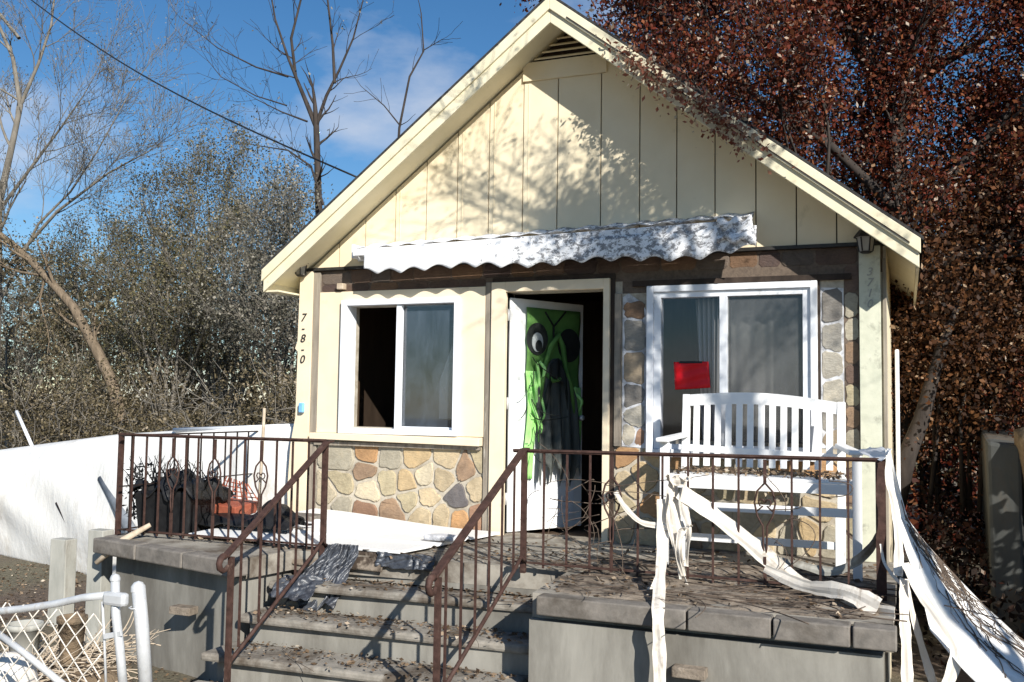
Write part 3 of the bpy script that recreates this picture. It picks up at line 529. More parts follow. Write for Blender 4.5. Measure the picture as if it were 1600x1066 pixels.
# dried mud crust and litter on the deck
b = MB()
def mud(u, v):
    x = .62+1.88*u; y = -2.17+1.5*v; e = math.sin(PI*u)*math.sin(PI*v); return (x, y, .004+.03*abs(math.sin(7*u+5*v)*math.cos(9*v-4*u))*min(1, 3*e)+.012*math.sin(31*u)*math.sin(27*v)*min(1, 4*e)-(.02 if e < .02 else 0))
b.grid(mud, 60, 44); tag(b.build('mud_crust', M['mud']), 'cracked dried mud spread over the right half of the porch', 'mud', kind='stuff')
def cards(n, pf, size, mat, name, flatness=0., parent=None, aspect=.6, seed=1):
    rg = np.random.default_rng(seed); C = pf(n, rg); n = len(C)
    a = rg.normal(size=(n, 3)); a[:, 2] *= (1-flatness); a /= np.linalg.norm(a, axis=1)[:, None]
    b_ = rg.normal(size=(n, 3)); b_[:, 2] *= (1-flatness); b_ -= a*(a*b_).sum(1)[:, None]; b_ /= np.linalg.norm(b_, axis=1)[:, None]
    s = size*(.45+rg.gamma(2.2, .24, n).clip(0, .95))[:, None]; a = a*s; b_ = b_*s*aspect
    V = np.stack([C-a, C-b_, C+a, C+b_], 1).reshape(-1, 3)
    off = np.zeros(3); p = parent
    if parent is None: off = np.array([V[:, 0].mean(), V[:, 1].mean(), V[:, 2].min()])
    while p: off = off+np.array(p.location); p = p.parent
    V = V-off; me = bpy.data.meshes.new(name); me.vertices.add(4*n); me.vertices.foreach_set('co', V.astype(np.float32).ravel())
    me.loops.add(4*n); me.loops.foreach_set('vertex_index', np.arange(4*n, dtype=np.int32)); me.polygons.add(n)
    me.polygons.foreach_set('loop_start', np.arange(0, 4*n, 4, dtype=np.int32)); me.polygons.foreach_set('loop_total', np.full(n, 4, dtype=np.int32))
    me.materials.append(mat); me.update(calc_edges=True); o = bpy.data.objects.new(name, me); COL.objects.link(o)
    if parent is None: o.location = off.tolist()
    else: o.parent = parent
    return o
def deckpts(n, rg):
    x = rg.uniform(-3.1, 2.5, n); y = -rg.uniform(.05, 1, n)**.7*2.2; z = rg.uniform(.004, .03, n)
    k = ((x > .62) & (y > -2.15)) | ((x < -.6) & (y > -1.5) & (x > -3.1)) | (y > -1.4)
    return np.stack([x, y, z], 1)[k]
tag(cards(2400, deckpts, .018, M['litter'], 'leaf_litter', .8, seed=3), 'brown leaf litter and flakes scattered over the porch deck', 'litter', kind='stuff')
def steppts(n, rg):
    k = rg.integers(0, 4, n); y0 = np.array(ys)[k]; y1 = np.array(ys)[k+1]; f = rg.uniform(0, 1, n)**2.2; return np.stack([rg.uniform(-1.5, .45, n), y0-.04+(y1-y0)*f, -.18*(k+1)+rg.uniform(.003, .03, n)], 1)
tag(cards(1500, steppts, .016, M['litter'], 'step_litter', .8, seed=13), 'brown leaf scraps gathered at the back of each step', 'litter', kind='stuff')
b = MB(); rr = random.Random(44)
for k in range(105):
    q_ = rr.random(); x = rr.uniform(.3, 2.45) if q_ < .75 else rr.uniform(-1.3, .4); y = rr.uniform(-2.2, -.7) if x > .62 else rr.uniform(-2.2, -.9)
    z = .035 if (x > .62 or y > -1.45) else (-.165 if y > -1.74 else (-.345 if y > -2.0 else -.525)); a = rr.gauss(.1, .5)
    W_ = wander((x, y, z), (math.cos(a), math.sin(a), 0), rr.uniform(.15, .8), 9, rr, .16, .3)
    b.tube([Vector((p.x, p.y, max(p.z, z-.01))) for p in W_], rr.uniform(.0014, .004), 4)
tag(b.build('twig_litter', M['twig']), 'dead twigs and vine stems strewn over the porch and steps', 'twigs', kind='stuff')

# ------------------------------------------------------------------ railings
RYY = -1.50
def bar(mb, p, q, w=.018): mb.beam(p, q, w, w)
def railing(label, pxs, ytop0, ytop1, xa, xb, ybase, posts, decor, Y=RYY, mat=M['rust'], zb=.05):
    pa, pb = at(xa, ytop0, Y), at(xb, ytop1, Y); t = thing('porch_railing', ((pa.x+pb.x)/2, Y, 0), label, 'railing')
    def topz(x): return pa.z+(pb.z-pa.z)*(x-pa.x)/(pb.x-pa.x)
    b = MB(); b.beam(pa, pb, .045, .014); b.beam(pa-Vector((0, 0, .012)), pb-Vector((0, 0, .012)), .028, .010); b.build('top_rail', mat, t, .002)
    b = MB(); b.beam((pa.x, Y, zb), (pb.x, Y, zb), .026, .012); b.build('bottom_rail', mat, t)
    for px in posts:
        x = at(px, 760, Y).x; b = MB(); bar(b, (x, Y, -.02), (x, Y, topz(x)-.008), .034 if px < 1300 else .055); b.build('post', mat, t)
    for px in pxs:
        x = at(px, 760, Y).x; b = MB(); bar(b, (x, Y, zb-.03), (x, Y, topz(x)-.018), .0125); b.build('baluster', mat, t)
    for px in decor:
        x = at(px, 760, Y).x; tz = topz(x); b = MB(); bar(b, (x, Y, tz-.02), (x, Y, tz-.17)); bar(b, (x, Y, zb-.02), (x, Y, tz-.60))
        for s in (-1, 1):
            b.tube([(x, Y, tz-.16), (x+s*.045, Y, tz-.21), (x+s*.062, Y, tz-.28), (x+s*.045, Y, tz-.36), (x+s*.012, Y, tz-.42), (x+s*.010, Y, tz-.55), (x+s*.0, Y, tz-.61)], .0065, 6)
            b.tube([(x+s*.045, Y, tz-.33)]+[(x+s*(.02+.018*math.cos(a)), Y, tz-.28+.022*math.sin(a)) for a in [4.2, 5.2, 0, 1, 2, 3]], .005, 5)
        b.build('scroll_baluster', mat, t)
    return t
railing('rusty iron railing across the right half of the porch in front of the bench', [850, 886, 922, 997, 1035, 1075, 1114, 1154, 1237, 1281, 1325], 703, 718, 803, 1384, 0, [819, 1376], [956, 1195])
lr = railing('rusty iron railing across the left end of the porch in front of the black planter', [206, 227, 248, 289, 308, 359, 381, 431, 456, 481], 678, 688, 187, 508, 0, [187, 507], [269, 334, 407])
b = MB(); t = thing('porch_railing', (-3.15, -.4, 0), 'thin dark side railing running back along the porch left edge', 'railing')
pa, pb = at(190, 679, -3.13, 'X'), at(472, 673, -3.13, 'X'); pa.z = pb.z = .80; b.beam(pa, pb, .03, .012); b.build('top_rail', M['iron'], t)
b = MB(); b.beam((-3.13, pa.y, .40), (-3.13, pb.y, .40), .014, .010); b.beam((-3.13, pa.y, .06), (-3.13, pb.y, .06), .014, .010); b.build('bottom_rail', M['iron'], t)
for k in range(15):
    y = pa.y+(pb.y-pa.y)*(k+.7)/15.; b = MB(); bar(b, (-3.13, y, .03), (-3.13, y, .80), .011); b.build('baluster', M['iron'], t)
# stair handrails
def handrail(x0, top, knob, label, n, post_w=.03):
    t = thing('stair_handrail', (x0, -2.2, GZ), label, 'handrail', 'handrails either side of the steps')
    P0, P1 = Vector(top), Vector(knob); d = (P1-P0)
    b = MB(); b.beam(P0+Vector((0, .06, .004)), P0, .045, .014); b.beam(P0, P1, .05, .018)
    c = P1+Vector((0, -.01, -.03)); b.tube([P1+Vector((0, 0, 0))]+[c+Vector((0, -.045*math.sin(a), .045*math.cos(a)-.01)) for a in [.2, .8, 1.5, 2.2, 2.9, 3.6, 4.3]], [.022]*3+[.02]*2+[.018, .016, .012], 8)
    b.build('top_rail', M['rust'], t, .003)
    q0 = P0+Vector((0, .0, -.70)); q1 = P1+Vector((0, .07, -.66)); b = MB(); b.tube([(x0, -1.5, .05), q0+Vector((0, -.03, 0)), q0.lerp(q1, .1), q0.lerp(q1, .3), q0.lerp(q1, .5), q1], .014, 6); b.build('bottom_rail', M['rust'], t)
    pb_ = P1+Vector((0, .06, 0)); b = MB(); bar(b, (x0, pb_.y, GZ-.05), (x0, pb_.y, pb_.z-.01), post_w); b.build('post', M['rust'], t)
    for k in range(n):
        f = (k+.8)/(n+.6); p = P0+d*f; b = MB(); zb = (q0+(q1-q0)*f).z; bar(b, (x0, p.y, zb-.01), (x0, p.y, p.z-.008), .0125); b.build('baluster', M['rust'], t)
    return t
handrail(.28, (.28, -1.56, .795), (.28, -2.85, .165), 'rusty handrail beside the right side of the steps, leading to the open door', 6)
handrail(-1.27, (-1.27, -1.52, .80), (-1.27, -2.62, .13), 'rusty handrail on the left of the steps near the black plastic', 5)

b = MB(); rr = random.Random(31)
for k in range(34):
    x0_ = rr.choice((rr.uniform(.35, 2.2), rr.uniform(.35, .9))); a = rr.gauss(.2, .8)
    W_ = wander((x0_, -1.50, rr.uniform(.03, .6)), (math.cos(a), 0, math.sin(a)), rr.uniform(.25, .7), 12, rr, .35)
    b.tube([Vector((p.x, -1.50+max(-.05, min(.08, p.y+1.5)), max(.02, p.z))) for p in W_], rr.uniform(.0014, .0034), 4)
tag(b.build('vine_stems', M['twig']), 'thin dead vine stems tangled through the right porch railing', 'vines', kind='stuff')
# ------------------------------------------------------------------ bench
B = thing('bench', (1.7, -.65, 0), 'white slatted garden bench with arched back below the right window', 'bench')
xl, xr, yf, yb = 1.10, 2.20, -.98, -.36; SZ = .63
def bz(x): return 1.105+.038*math.sin(PI*(x-xl)/(xr-xl))+.045*(xr-x)/(xr-xl)
def bk(z): return yb+.10*(z-SZ)
b = MB(); 
for x in (xl, xr): b = MB(); b.beam((x, bk(0), .01), (x, bk(bz(x)+.035), bz(x)+.035), .055, .05, (0, 1, 0)); b.build('back_leg', M['white'], B, .004)
for x, z1 in ((xl-.01, .85), (xr+.13, .80)):
    b = MB(); b.box((x-.028, yf-.03, .01), (x+.028, yf+.03, z1)); b.build('front_leg', M['white'], B, .004)
    b = MB(); xb_ = xl if x < 1.5 else xr; b.hexa([(x-.045, yf-.09, z1), (x+.045, yf-.09, z1), (xb_+.03, bk(.85)-.01, z1+.02), (xb_-.045, bk(.85)-.01, z1+.02), (x-.045, yf-.09, z1+.03), (x+.045, yf-.09, z1+.03), (xb_+.03, bk(.85)-.01, z1+.05), (xb_-.045, bk(.85)-.01, z1+.05)]); b.build('armrest', M['white'], B, .01)
b = MB(); n = 24
b.grid(lambda u, v: (xl+.03+(xr-xl-.06)*u, bk(1.1)-.02, bz(xl+(xr-xl)*u)+.035-.085*v), n, 1, -.032, False); b.build('back_rail', M['white'], B)
b = MB(); b.beam((xl+.03, bk(.78)-.005, .79), (xr-.03, bk(.78)-.005, .75), .03, .05); b.build('back_rail', M['white'], B, .003)
ns = 13
for k in range(ns):
    x = xl+(xr-xl)*(k+1)/(ns+1); b = MB(); b.beam((x, bk(.64)-.004, .66), (x, bk(1.05)-.006, bz(x)-.048), .046, .014, (0, 1, 0)); b.build('back_slat', M['white'], B, .002)
for k in range(6):
    f = (k+.5)/6; y = yf+.02+(yb-yf-.04)*f; b = MB(); b.box((xl-.02+.01*f, y-.043, SZ-.02-.02*f), (xr+.12*(1-f)+.02, y+.043, SZ+.002-.02*f)); b.build('seat_slat', M['white'], B, .003)
b = MB(); b.box((xl+.02, yf-.012, SZ-.085), (xr+.10, yf+.014, SZ-.021)); b.build('apron', M['white'], B, .003)
b = MB(); b.box((xl+.02, yf-.0, .40), (xr+.10, yf+.03, .455)); b.build('stretcher', M['white'], B, .003)
b = MB(); b.box((xl+.02, yf+.25, .16), (xr+.02, yf+.28, .21)); b.build('stretcher', M['white'], B, .003)
b = MB(); b.box((xr-.02, yf+.24, .01), (xr+.03, yf+.29, .40)); b.build('glider_leg', M['white'], B, .003); b = MB(); b.box((xl+.03, yf+.24, .01), (xl+.08, yf+.29, .40)); b.build('glider_leg', M['white'], B, .003)
tag(cards(700, lambda n, rg: np.stack([rg.uniform(xl, xr+.08, n), yf+.05+.55*rg.uniform(0, 1, n)**.6, SZ+rg.uniform(.0, .03, n)], 1), .016, M['litter'], 'seat_litter', .6, seed=5), 'dead leaf scraps piled on the bench seat', 'litter', kind='stuff')

# ------------------------------------------------------------------ loose strips, sheets, debris
def ribbon(pts, w, label, mat='ribbon', name='vinyl_strip', cat='strip', th=.004, group=None, twist=0., wdir=None):
    Pv = [Vector(p) for p in pts]; m = len(Pv); Q = []
    for i in range(m-1):                       # catmull-rom
        p0, p1, p2, p3 = Pv[max(i-1, 0)], Pv[i], Pv[i+1], Pv[min(i+2, m-1)]
        for k in range(6):
            s = k/6; Q.append(.5*((2*p1)+(p2-p0)*s+(2*p0-5*p1+4*p2-p3)*s*s+(3*p1-p0-3*p2+p3)*s**3))
    Q.append(Pv[-1]); n = len(Q)-1; ws = w if hasattr(w, '__len__') else [w, w]
    def f(u, v):
        i = u*n; k = min(int(i+1e-6), n-1); p = Q[k].lerp(Q[k+1], i-k); tt = (Q[k+1]-Q[k]).normalized()
        vd = (p-Vector(wdir)) if wdir else Vector((.25, -1, .1)); s = tt.cross(vd).normalized(); nn = s.cross(tt); a = twist*(math.sin(5*u+1)+.5*math.sin(13*u))
        W_ = (ws[0]+(ws[-1]-ws[0])*u)*(1+.10*math.sin(19*u+Q[0].x*9)+.06*math.sin(47*u)); s2 = s*math.cos(a)+nn*math.sin(a)
        return p+s2*W_*(v-.5)+nn*.05*W_*math.sin(2.5*PI*(v-.5)+4*u)
    b = MB(); b.grid(f, n, 5, th*.6, False); o = b.build(name, M[mat]); return tag(o, label, cat, group)
G = 'pale vinyl strips tangled round the right railing'
ribbon([at(1062, 768, -1.56), at(1110, 800, -1.52), at(1180, 855, -1.50), at(1240, 905, -1.54), at(1310, 940, -1.75), at(1398, 962, -1.98)], [.10, .09], 'broad cream strip slanting down from the left bundle to the porch corner', group=G, twist=.3)
ribbon([at(1195, 888, -1.56), at(1255, 915, -1.70), at(1320, 925, -1.85), at(1372, 950, -1.95)], [.05, .11], 'short pale strip lying on the mud near the porch corner', group=G)
ribbon([at(1034, 780, -1.545), at(1035, 850, -1.6), at(1031, 910, -2.0), at(1028, 960, -2.36), at(1030, 1010, -2.37), at(1031, 1090, -2.38)], .066, 'straight pale strip hanging down over the coping at mid wall', group=G, twist=.1)
ribbon([at(962, 768, -1.53), at(975, 790, -1.53), at(1000, 815, -1.54), at(1030, 822, -1.55), at(1052, 826, -1.56)], [.03, .035], 'thin curved strip caught on the balusters beside the doorway', group=G)
ribbon([at(1030, 895, -1.7), at(1020, 918, -1.8), at(995, 930, -1.9), at(972, 937, -2.0)], [.035, .035], 'short curled strip lying on the deck left of the hanging strip', group=G)
t = thing('cloth_bundle', at(1062, 840, -1.56), 'torn white cloth bundle wrapped round a baluster left of the bench', 'cloth')
for k, (pts, w) in enumerate([([(1052, 742), (1050, 790), (1058, 840), (1066, 900)], [.11, .05]), ([(1070, 745), (1068, 790), (1076, 830), (1072, 885)], [.07, .03]), ([(1046, 770), (1044, 810), (1052, 850), (1064, 905)], [.03, .02]), ([(1080, 820), (1066, 830), (1060, 860), (1074, 915)], [.06, .015]), ([(1040, 745), (1060, 752), (1080, 746)], [.07, .05])]):
    b = MB(); Q = [at(x, y, -1.55-.015*k) for x, y in pts]
    o = ribbon(Q, w, '', twist=.7+.2*k, name='cloth_fold'); del o['label']; del o['category']; wl = o.location.copy(); o.parent = t; o.location = wl-t.location
# right side: hanging sheet and strips
ed_l = [(1384, 706, -1.52), (1392, 760, -1.54), (1402, 810, -1.58), (1416, 862, -1.66), (1440, 930, -1.78), (1452, 985, -1.9), (1500, 1040, -2.1), (1560, 1100, -2.3)]
ed_r = [(1390, 704, -1.50), (1408, 772, -1.36), (1420, 812, -1.28), (1448, 850, -1.2), (1488, 896, -1.2), (1540, 950, -1.25), (1590, 992, -1.3), (1680, 1060, -1.4)]
def shf(u, v):
    i = u*7; k = min(int(i), 6); f = i-k; pl = at(*[ed_l[k][j]*(1-f)+ed_l[k+1][j]*f for j in range(3)]); pr = at(*[ed_r[k][j]*(1-f)+ed_r[k+1][j]*f for j in range(3)])
    p = pl.lerp(pr, v); return p+Vector((-.02, -.04, .03))*math.sin(PI*v)*(.4+u)+Vector((.004, -.022, .006))*(math.sin(13*v+5*u+2*math.sin(7*u))+.5*math.sin(31*v-6*u))*(.4+.6*u)
b = MB(); b.grid(shf, 90, 40, .004); tag(b.build('plastic_sheet', M['sheet']), 'large white plastic sheet sweeping down from the railing to the ground at right', 'sheet')
b = MB(); rr = random.Random(23)
for k in range(70):
    u0, v0 = rr.uniform(.25, .97), 1-abs(rr.gauss(0, .28)); du, dv = rr.uniform(.08, .25), rr.gauss(-.12, .2); Pq = []
    for j in range(9):
        uu, vv = min(1, max(0, u0+du*(j/8-.5)+.006*math.sin(j*1.3+k))), min(1.0, max(.3, v0+dv*(j/8-.5)+.02*math.sin(j*1.9+k))); Pq.append(shf(uu, vv)+Vector((-.008, -.022-.01*abs(math.sin(j+k)), .008)))
    b.tube(Pq, rr.uniform(.0015, .0045), 4)
tag(b.build('vine_stems', M['twig']), 'dark leafless vine stems along the upper edge of the large white sheet, also standing for branch shadows', 'vines', kind='stuff')  # dark stems also stand in for branch shadows on the sheet
for pts, w, lb in [([(1388, 712, -1.60), (1388, 750, -1.62), (1398, 790, -1.64), (1404, 850, -1.70), (1403, 900, -1.78)], [.03, .05], 'cream strip looped over the right end post'),
                   ([(1412, 905, -1.80), (1413, 960, -1.95), (1416, 1010, -2.0), (1418, 1090, -2.1)], [.05, .055], 'straight cream strip hanging beside the porch corner, longest of the group'),
                   ([(1416, 905, -1.74), (1424, 950, -1.8), (1440, 1010, -1.85), (1462, 1080, -1.9)], [.02, .045], 'tan strip fanning out right of the porch corner'),
                   ([(1414, 880, -1.80), (1440, 930, -1.90), (1472, 975, -2.0), (1494, 1020, -2.05), (1478, 1075, -2.1)], [.05, .06], 'cream bent strip lying over the edge of the white sheet'),
                   ([(1376, 850, -1.62), (1382, 880, -1.65), (1400, 905, -1.75), (1412, 915, -1.85)], [.014, .02], 'thin cream cord across the right end post')]:
    ribbon([at(*p) for p in pts], w, lb, group=G, twist=.25)
ribbon([at(1376, 835, -1.45), at(1345, 872, -1.4), at(1300, 893, -1.35), at(1240, 880, -1.3), at(1190, 872, -1.25)], [.06, .04], 'grey-brown strip lying low behind the balusters beside the end post', 'greywood', group=G, twist=.3)
ribbon([at(1350, 702, -1.2), at(1365, 706, -1.4), at(1386, 712, -1.56)], [.08, .09], 'shiny white scrap folded over the end post top', 'vinyl', name='vinyl_scrap', cat='scrap')

# white boards etc. on the left deck
Bd = thing('fallen_panel', (-1.5, -.8, 0), 'long white ridged panel lying on the deck below the left window', 'panel')
q = [Vector((-2.62, -1.38, .03)), Vector((-2.30, -.10, .11)), Vector((-.64, -.06, .02)), (Vector((-.33, -.72, .025))), Vector((-.80, -1.44, .03))]
def pf(u, v):
    a = q[0].lerp(Vector((-.70, -1.44, .035)), u); c_ = q[1].lerp(Vector((-.50, -.10, .03)), u); p = a.lerp(c_, v); p.z += .012+.012*(1 if .28 < v < .34 or .62 < v < .68 else 0)+.015*math.sin(5*u+1)*v; return p
b = MB(); b.grid(pf, 30, 50, .02, False); b.build('panel_skin', M['white'], Bd, .0)
b = MB(); p = at(690, 845, .05, 'Z'); b.slab([(p.x-.13, p.y-.06), (p.x+.12, p.y-.08), (p.x+.14, p.y+.04), (p.x-.02, p.y+.09), (p.x-.11, p.y+.03)], .055, .095); tag(b.build('foam_scrap', M['panelwhite'], None, .015), 'small grey-white foam scrap on the fallen white panel', 'scrap')
def crumple(fn, nu, nv, amp, seed):
    rg = random.Random(seed); fr = [(rg.uniform(4, 22), rg.uniform(4, 22), rg.uniform(0, 6)) for _ in range(6)]
    def g_(u, v):
        p = Vector(fn(u, v)); n = sum(math.sin(a*u+b_*v+c_) for a, b_, c_ in fr)/6; m_ = sum(math.cos(b_*u-a*v+c_) for a, b_, c_ in fr)/6
        return p+Vector((amp*m_, -amp*abs(n)*1.5, amp*n))
    return g_
b = MB(); b.grid(crumple(lambda u, v: (-1.27+.27*u-.20*v*(1-.8*u)+.015*math.sin(9*v), -1.49-.08*v-.17*v*v+.024*math.sin(19*u+5*v+2.2*math.sin(4*v+3*u))*(.3+v)+.010*math.sin(47*u-9*v+3*math.sin(7*v))*math.sin(3*v+2*u)+.006*math.sin(80*u+31*v), .07-.42*v*(1-.12*math.sin(9*u))), 90, 60, .020, 2), 90, 60, .003); tag(b.build('plastic_bag', M['plastic']), 'crumpled dark grey plastic draped over the top step below the white panel', 'plastic')
b = MB(); b.grid(crumple(lambda u, v: (-.86+.46*u, -1.475-.02*v+.007*math.sin(31*u+3*math.sin(9*u)+4*v), .035-.10*v), 60, 12, .010, 4), 60, 12, .003); tag(b.build('plastic_bag', M['plastic']), 'strip of shiny grey plastic along the landing edge, right of the larger piece', 'plastic')
b = MB(); b.grid(crumple(lambda u, v: (-1.50+.34*u, -1.66-.20*v, -.165-.10*v*v+.03*math.sin(PI*u)*(1-v)+.008*math.sin(23*u+20*v+2*math.sin(9*v))), 50, 30, .016, 8), 50, 30, .003); tag(b.build('plastic_bag', M['plastic']), 'flat blue-grey plastic scrap at the foot of the draped plastic', 'plastic')
b = MB(); b.grid(crumple(lambda u, v: (-1.9+1.1*u, -1.485+.03*v-.03*(1-v), .025-.12*(1-v)), 90, 8, .006, 9), 90, 8, .01); tag(b.build('mud_shadow_band', M['mud']), 'muddy strip giving the dark shadow band along the landing edge under the white panel', 'mud', kind='stuff')  # mud-toned strip stands in for the dark shadow band under the panel
# black pot with dead plants
t = thing('black_planter', (-2.72, -1.1, 0), 'big charred black planter box with dead plants behind the left railing', 'planter')
pc = at(272, 826, -1.15); x0, x1 = at(232, 800, -1.15).x, at(318, 800, -1.15).x
b = MB(); b.hexa([(x0+.03, -1.3, .0), (x1-.03, -1.3, .0), (x1-.03, -.85, .0), (x0+.03, -.85, .0), (x0, -1.33, .34), (x1, -1.33, .36), (x1, -.82, .36), (x0, -.82, .34)]); b.build('box', M['black'], t, .02)
b = MB(); b.grid(crumple(lambda u, v: (x0-.02+(x1-x0+.08)*u, -1.34+.5*v, (.34+.13*math.sin(PI*u)*math.sin(PI*v)+.05*math.sin(17*u))), 24, 16, .05, 12), 24, 16, .01); b.build('burnt_contents', M['black'], t)
b = MB(); rr = random.Random(4)
for k in range(110):
    c0 = Vector((rr.uniform(x0-.12, x1), rr.uniform(-1.3, -.9), .36)) if k > 16 else Vector((x0-.10+rr.uniform(-.08, .08), -1.15, .05+rr.random()*.3)); d = Vector((rr.uniform(-.6, .5), rr.uniform(-.3, .3), 1)); L = rr.uniform(.06, .30)
    b.tube([c0, c0+d*L*.5, c0+d*L+Vector((rr.uniform(-.06, .06), 0, -.03))], [.006, .005, .002], 4)
b.build('dead_stems', M['black'], t)
tag(cards(260, lambda n, rg: np.stack([rg.normal(x0-.12, .07, n), rg.normal(-1.12, .05, n), rg.uniform(.1, .55, n)], 1), .03, M['black'], 'dead_shrub', 0, seed=8, aspect=.25), 'blackened dead shrub with thin leaves left of the black planter', 'shrub')
pc = at(350, 800, -.9); t = thing('orange_crate', (pc.x, -.9, .1), 'crushed orange plastic crate between the black planter and the black bag', 'crate')
xo0, xo1 = at(316, 790, -.9).x, at(382, 790, -.9).x
b = MB(); b.hexa([(xo0, -1.0, .14), (xo1, -1.0, .12), (xo1-.03, -.7, .14), (xo0+.03, -.7, .16), (xo0, -1.02, .24), (xo1, -1.02, .22), (xo1, -.68, .24), (xo0, -.68, .26)]); b.build('tray', M['orange'], t, .01)
b = MB()
for k in range(9): f = k/8; b.beam((xo0+(xo1-xo0)*f, -.72, .25), (xo0+(xo1-xo0)*(.3+.5*f), -.76, .44-.05*f), .008, .008)
for k in range(4): b.beam((xo0+.03*k, -.72, .28+.04*k), (xo1-.06*k, -.72, .27+.035*k), .008, .008)
b.build('lattice', M['orange'], t)
p0, p1 = at(330, 812, -1.05), at(468, 802, -1.05); b = MB(); b.grid(crumple(lambda u, v: (p0.x+(p1.x-p0.x)*u, -1.2+.35*v, .10+.07*math.sin(PI*v)+.13*max(0, math.sin(PI*(u-.45)/.55))**2*math.sin(PI*v)), 40, 16, .03, 14), 40, 16, .01); tag(b.build('bin_bag', M['black']), 'flattened black bin bag lying in front of the orange crate', 'bag')
for (x_, w_, h_, lb) in ((472, .09, .14, 'grey concrete block standing beside the left corner board'),):
    p = at(x_, 800, -.55); b = MB(); b.box((p.x-.16, -.62, .0), (p.x+.14, -.40, .13)); tag(b.build('concrete_block', M['coping'], None, .01), lb, 'block')
b = MB(); b.tube([at(413, 638, -1.0), at(410, 700, -1.02), at(404, 790, -1.05)+Vector((0, 0, -.05))], [.014, .013, .012], 5); tag(b.build('wooden_stake', M['straw']), 'thin pale wooden stake rising behind the left railing', 'stake')
b = MB(); p = at(487, 640, -.09); b.box((p.x-.14, -.10, p.z-.03), (p.x-.09, -.065, p.z+.06)); tag(b.build('tape_scrap', M['blue'], None, .01), 'small blue tape scrap stuck on the edge of the left corner board', 'tape')

# left: white sheeting mound, pipe, posts, sticks
tops = [(-60, 712, 1.9), (0, 704, 1.6), (90, 692, 1.15), (185, 680, .75), (280, 674, .42), (390, 670, .16), (464, 668, .06)]
bots = [(-60, 852, 1.5), (0, 850, 1.25), (90, 850, .85), (185, 845, .5), (280, 840, .3), (390, 838, .12), (464, 838, .05)]
def wf_(u, v):
    i = u*6; k = min(int(i), 5); f = i-k
    a = Vector(at(*[tops[k][j]*(1-f)+tops[k+1][j]*f for j in range(3)])); c_ = Vector(at(*[bots[k][j]*(1-f)+bots[k+1][j]*f for j in range(3)])); c_.z = min(c_.z, GZ-.02) if c_.x < -3.3 else -.02
    if v < .12: return a+Vector((0, .25*(1-v/.12), -.35*(1-v/.12)**2))
    w = (v-.12)/.88; return a.lerp(c_, w)+Vector((0, -.30*math.sin(PI*w**.8)*(1-u)**.8+(.05*math.sin(14*u+6*w)+.03*math.sin(37*u-9*w))*math.sin(PI*w)*(1-u), .015*math.sin(20*u)*(1-w)))
b = MB(); b.grid(wf_, 80, 26, .01); tag(b.build('white_sheeting', M['sheet']), 'long bright white sheeting bank behind the left porch railing', 'sheeting')
b = MB(); b.tube([at(272, 672, .42), at(370, 669, .26), at(475, 665, .12)], .022, 8); tag(b.build('gutter_pipe', M['vinyl']), 'thin white pipe lying along the top of the white sheeting', 'pipe')
b = MB(); b.tube([at(26, 643, 1.5), at(54, 706, 1.35)], .022, 8); tag(b.build('plastic_pipe', M['vinyl']), 'short white pipe sticking up at a tilt from the sheeting at far left', 'pipe')
b = MB(); b.tube([at(158, 748, .60), at(186, 795, .38), at(222, 862, .10)], [.04, .055, .065], 12); tag(b.build('shadow_tube', M['shadowgrey'], None), 'blue-grey tube added for the dark shadow smear on the white sheeting', 'pipe')  # added tube, coloured like the shadow smear across the sheeting
b = MB(); b.tube([at(88, 786, .75), at(116, 842, .65)], .015, 6); tag(b.build('metal_rod', M['iron']), 'short dark rod leaning against the white sheeting', 'rod')
for (xa, xb_, yt, Y, lb) in ((79, 104, 842, -1.2, 'grey square timber post left of the porch, nearer the picture edge'), (138, 161, 828, -1.5, 'grey square timber post close against the porch corner')):
    p, q_ = at(xa, yt, Y), at(xb_, yt, Y); b = MB(); b.box((p.x, Y, gz(p.x, Y)-.1), (q_.x, Y+.12, p.z)); tag(b.build('timber_post', M['greywood'], None, .006), lb, 'post', 'grey posts beside the porch')
b = MB(); p, q_ = at(150, 880, -1.75), at(235, 820, -1.55); b.tube([p, p.lerp(q_, .5)+Vector((0, 0, .03)), q_], [.02, .03, .018], 7); tag(b.build('driftwood', M['straw']), 'weathered branch resting over the porch corner', 'branch')

# ------------------------------------------------------------------ chain link gate
GY = -4.7
t = thing('chain_link_gate', at(90, 1060, GY), 'galvanised chain link gate with dented top rail in the near left corner', 'gate')
px = lambda x, y, dy=0: at(x, y, GY+dy)
b = MB(); b.tube([px(-60, 962), px(0, 955), px(40, 951), px(90, 943), px(130, 934), px(168, 930)], .0145, 10); b.tube([px(-10, 985), px(40, 1022), px(105, 1075)], .0135, 8); b.build('frame_rail', M['galv'], t)
b = MB(); b.tube([px(180, 905), px(181, 960), px(187, 1010), px(194, 1090)], .0165, 10); b.lathe(px(180, 902), [(.0, .014), (.014, .008), (.019, -.004), (.019, -.012)], 10); b.tube([px(160, 940), px(163, 1000), px(166, 1080)], .005, 6); b.build('end_post', M['galv'], t)
b = MB(); b.beam(px(164, 934, -.01), px(198, 938, -.01), .035, .05); b.build('bracket', M['galv'], t, .012)
b = MB(); b.beam(px(162, 995, -.01), px(190, 990, -.01), .008, .02); b.build('bracket', M['galv'], t, .002)
b = MB(); a_ = px(-40, 950); b_ = px(162, 945); cell = (b_.x-a_.x)/7.5
rr = random.Random(3)
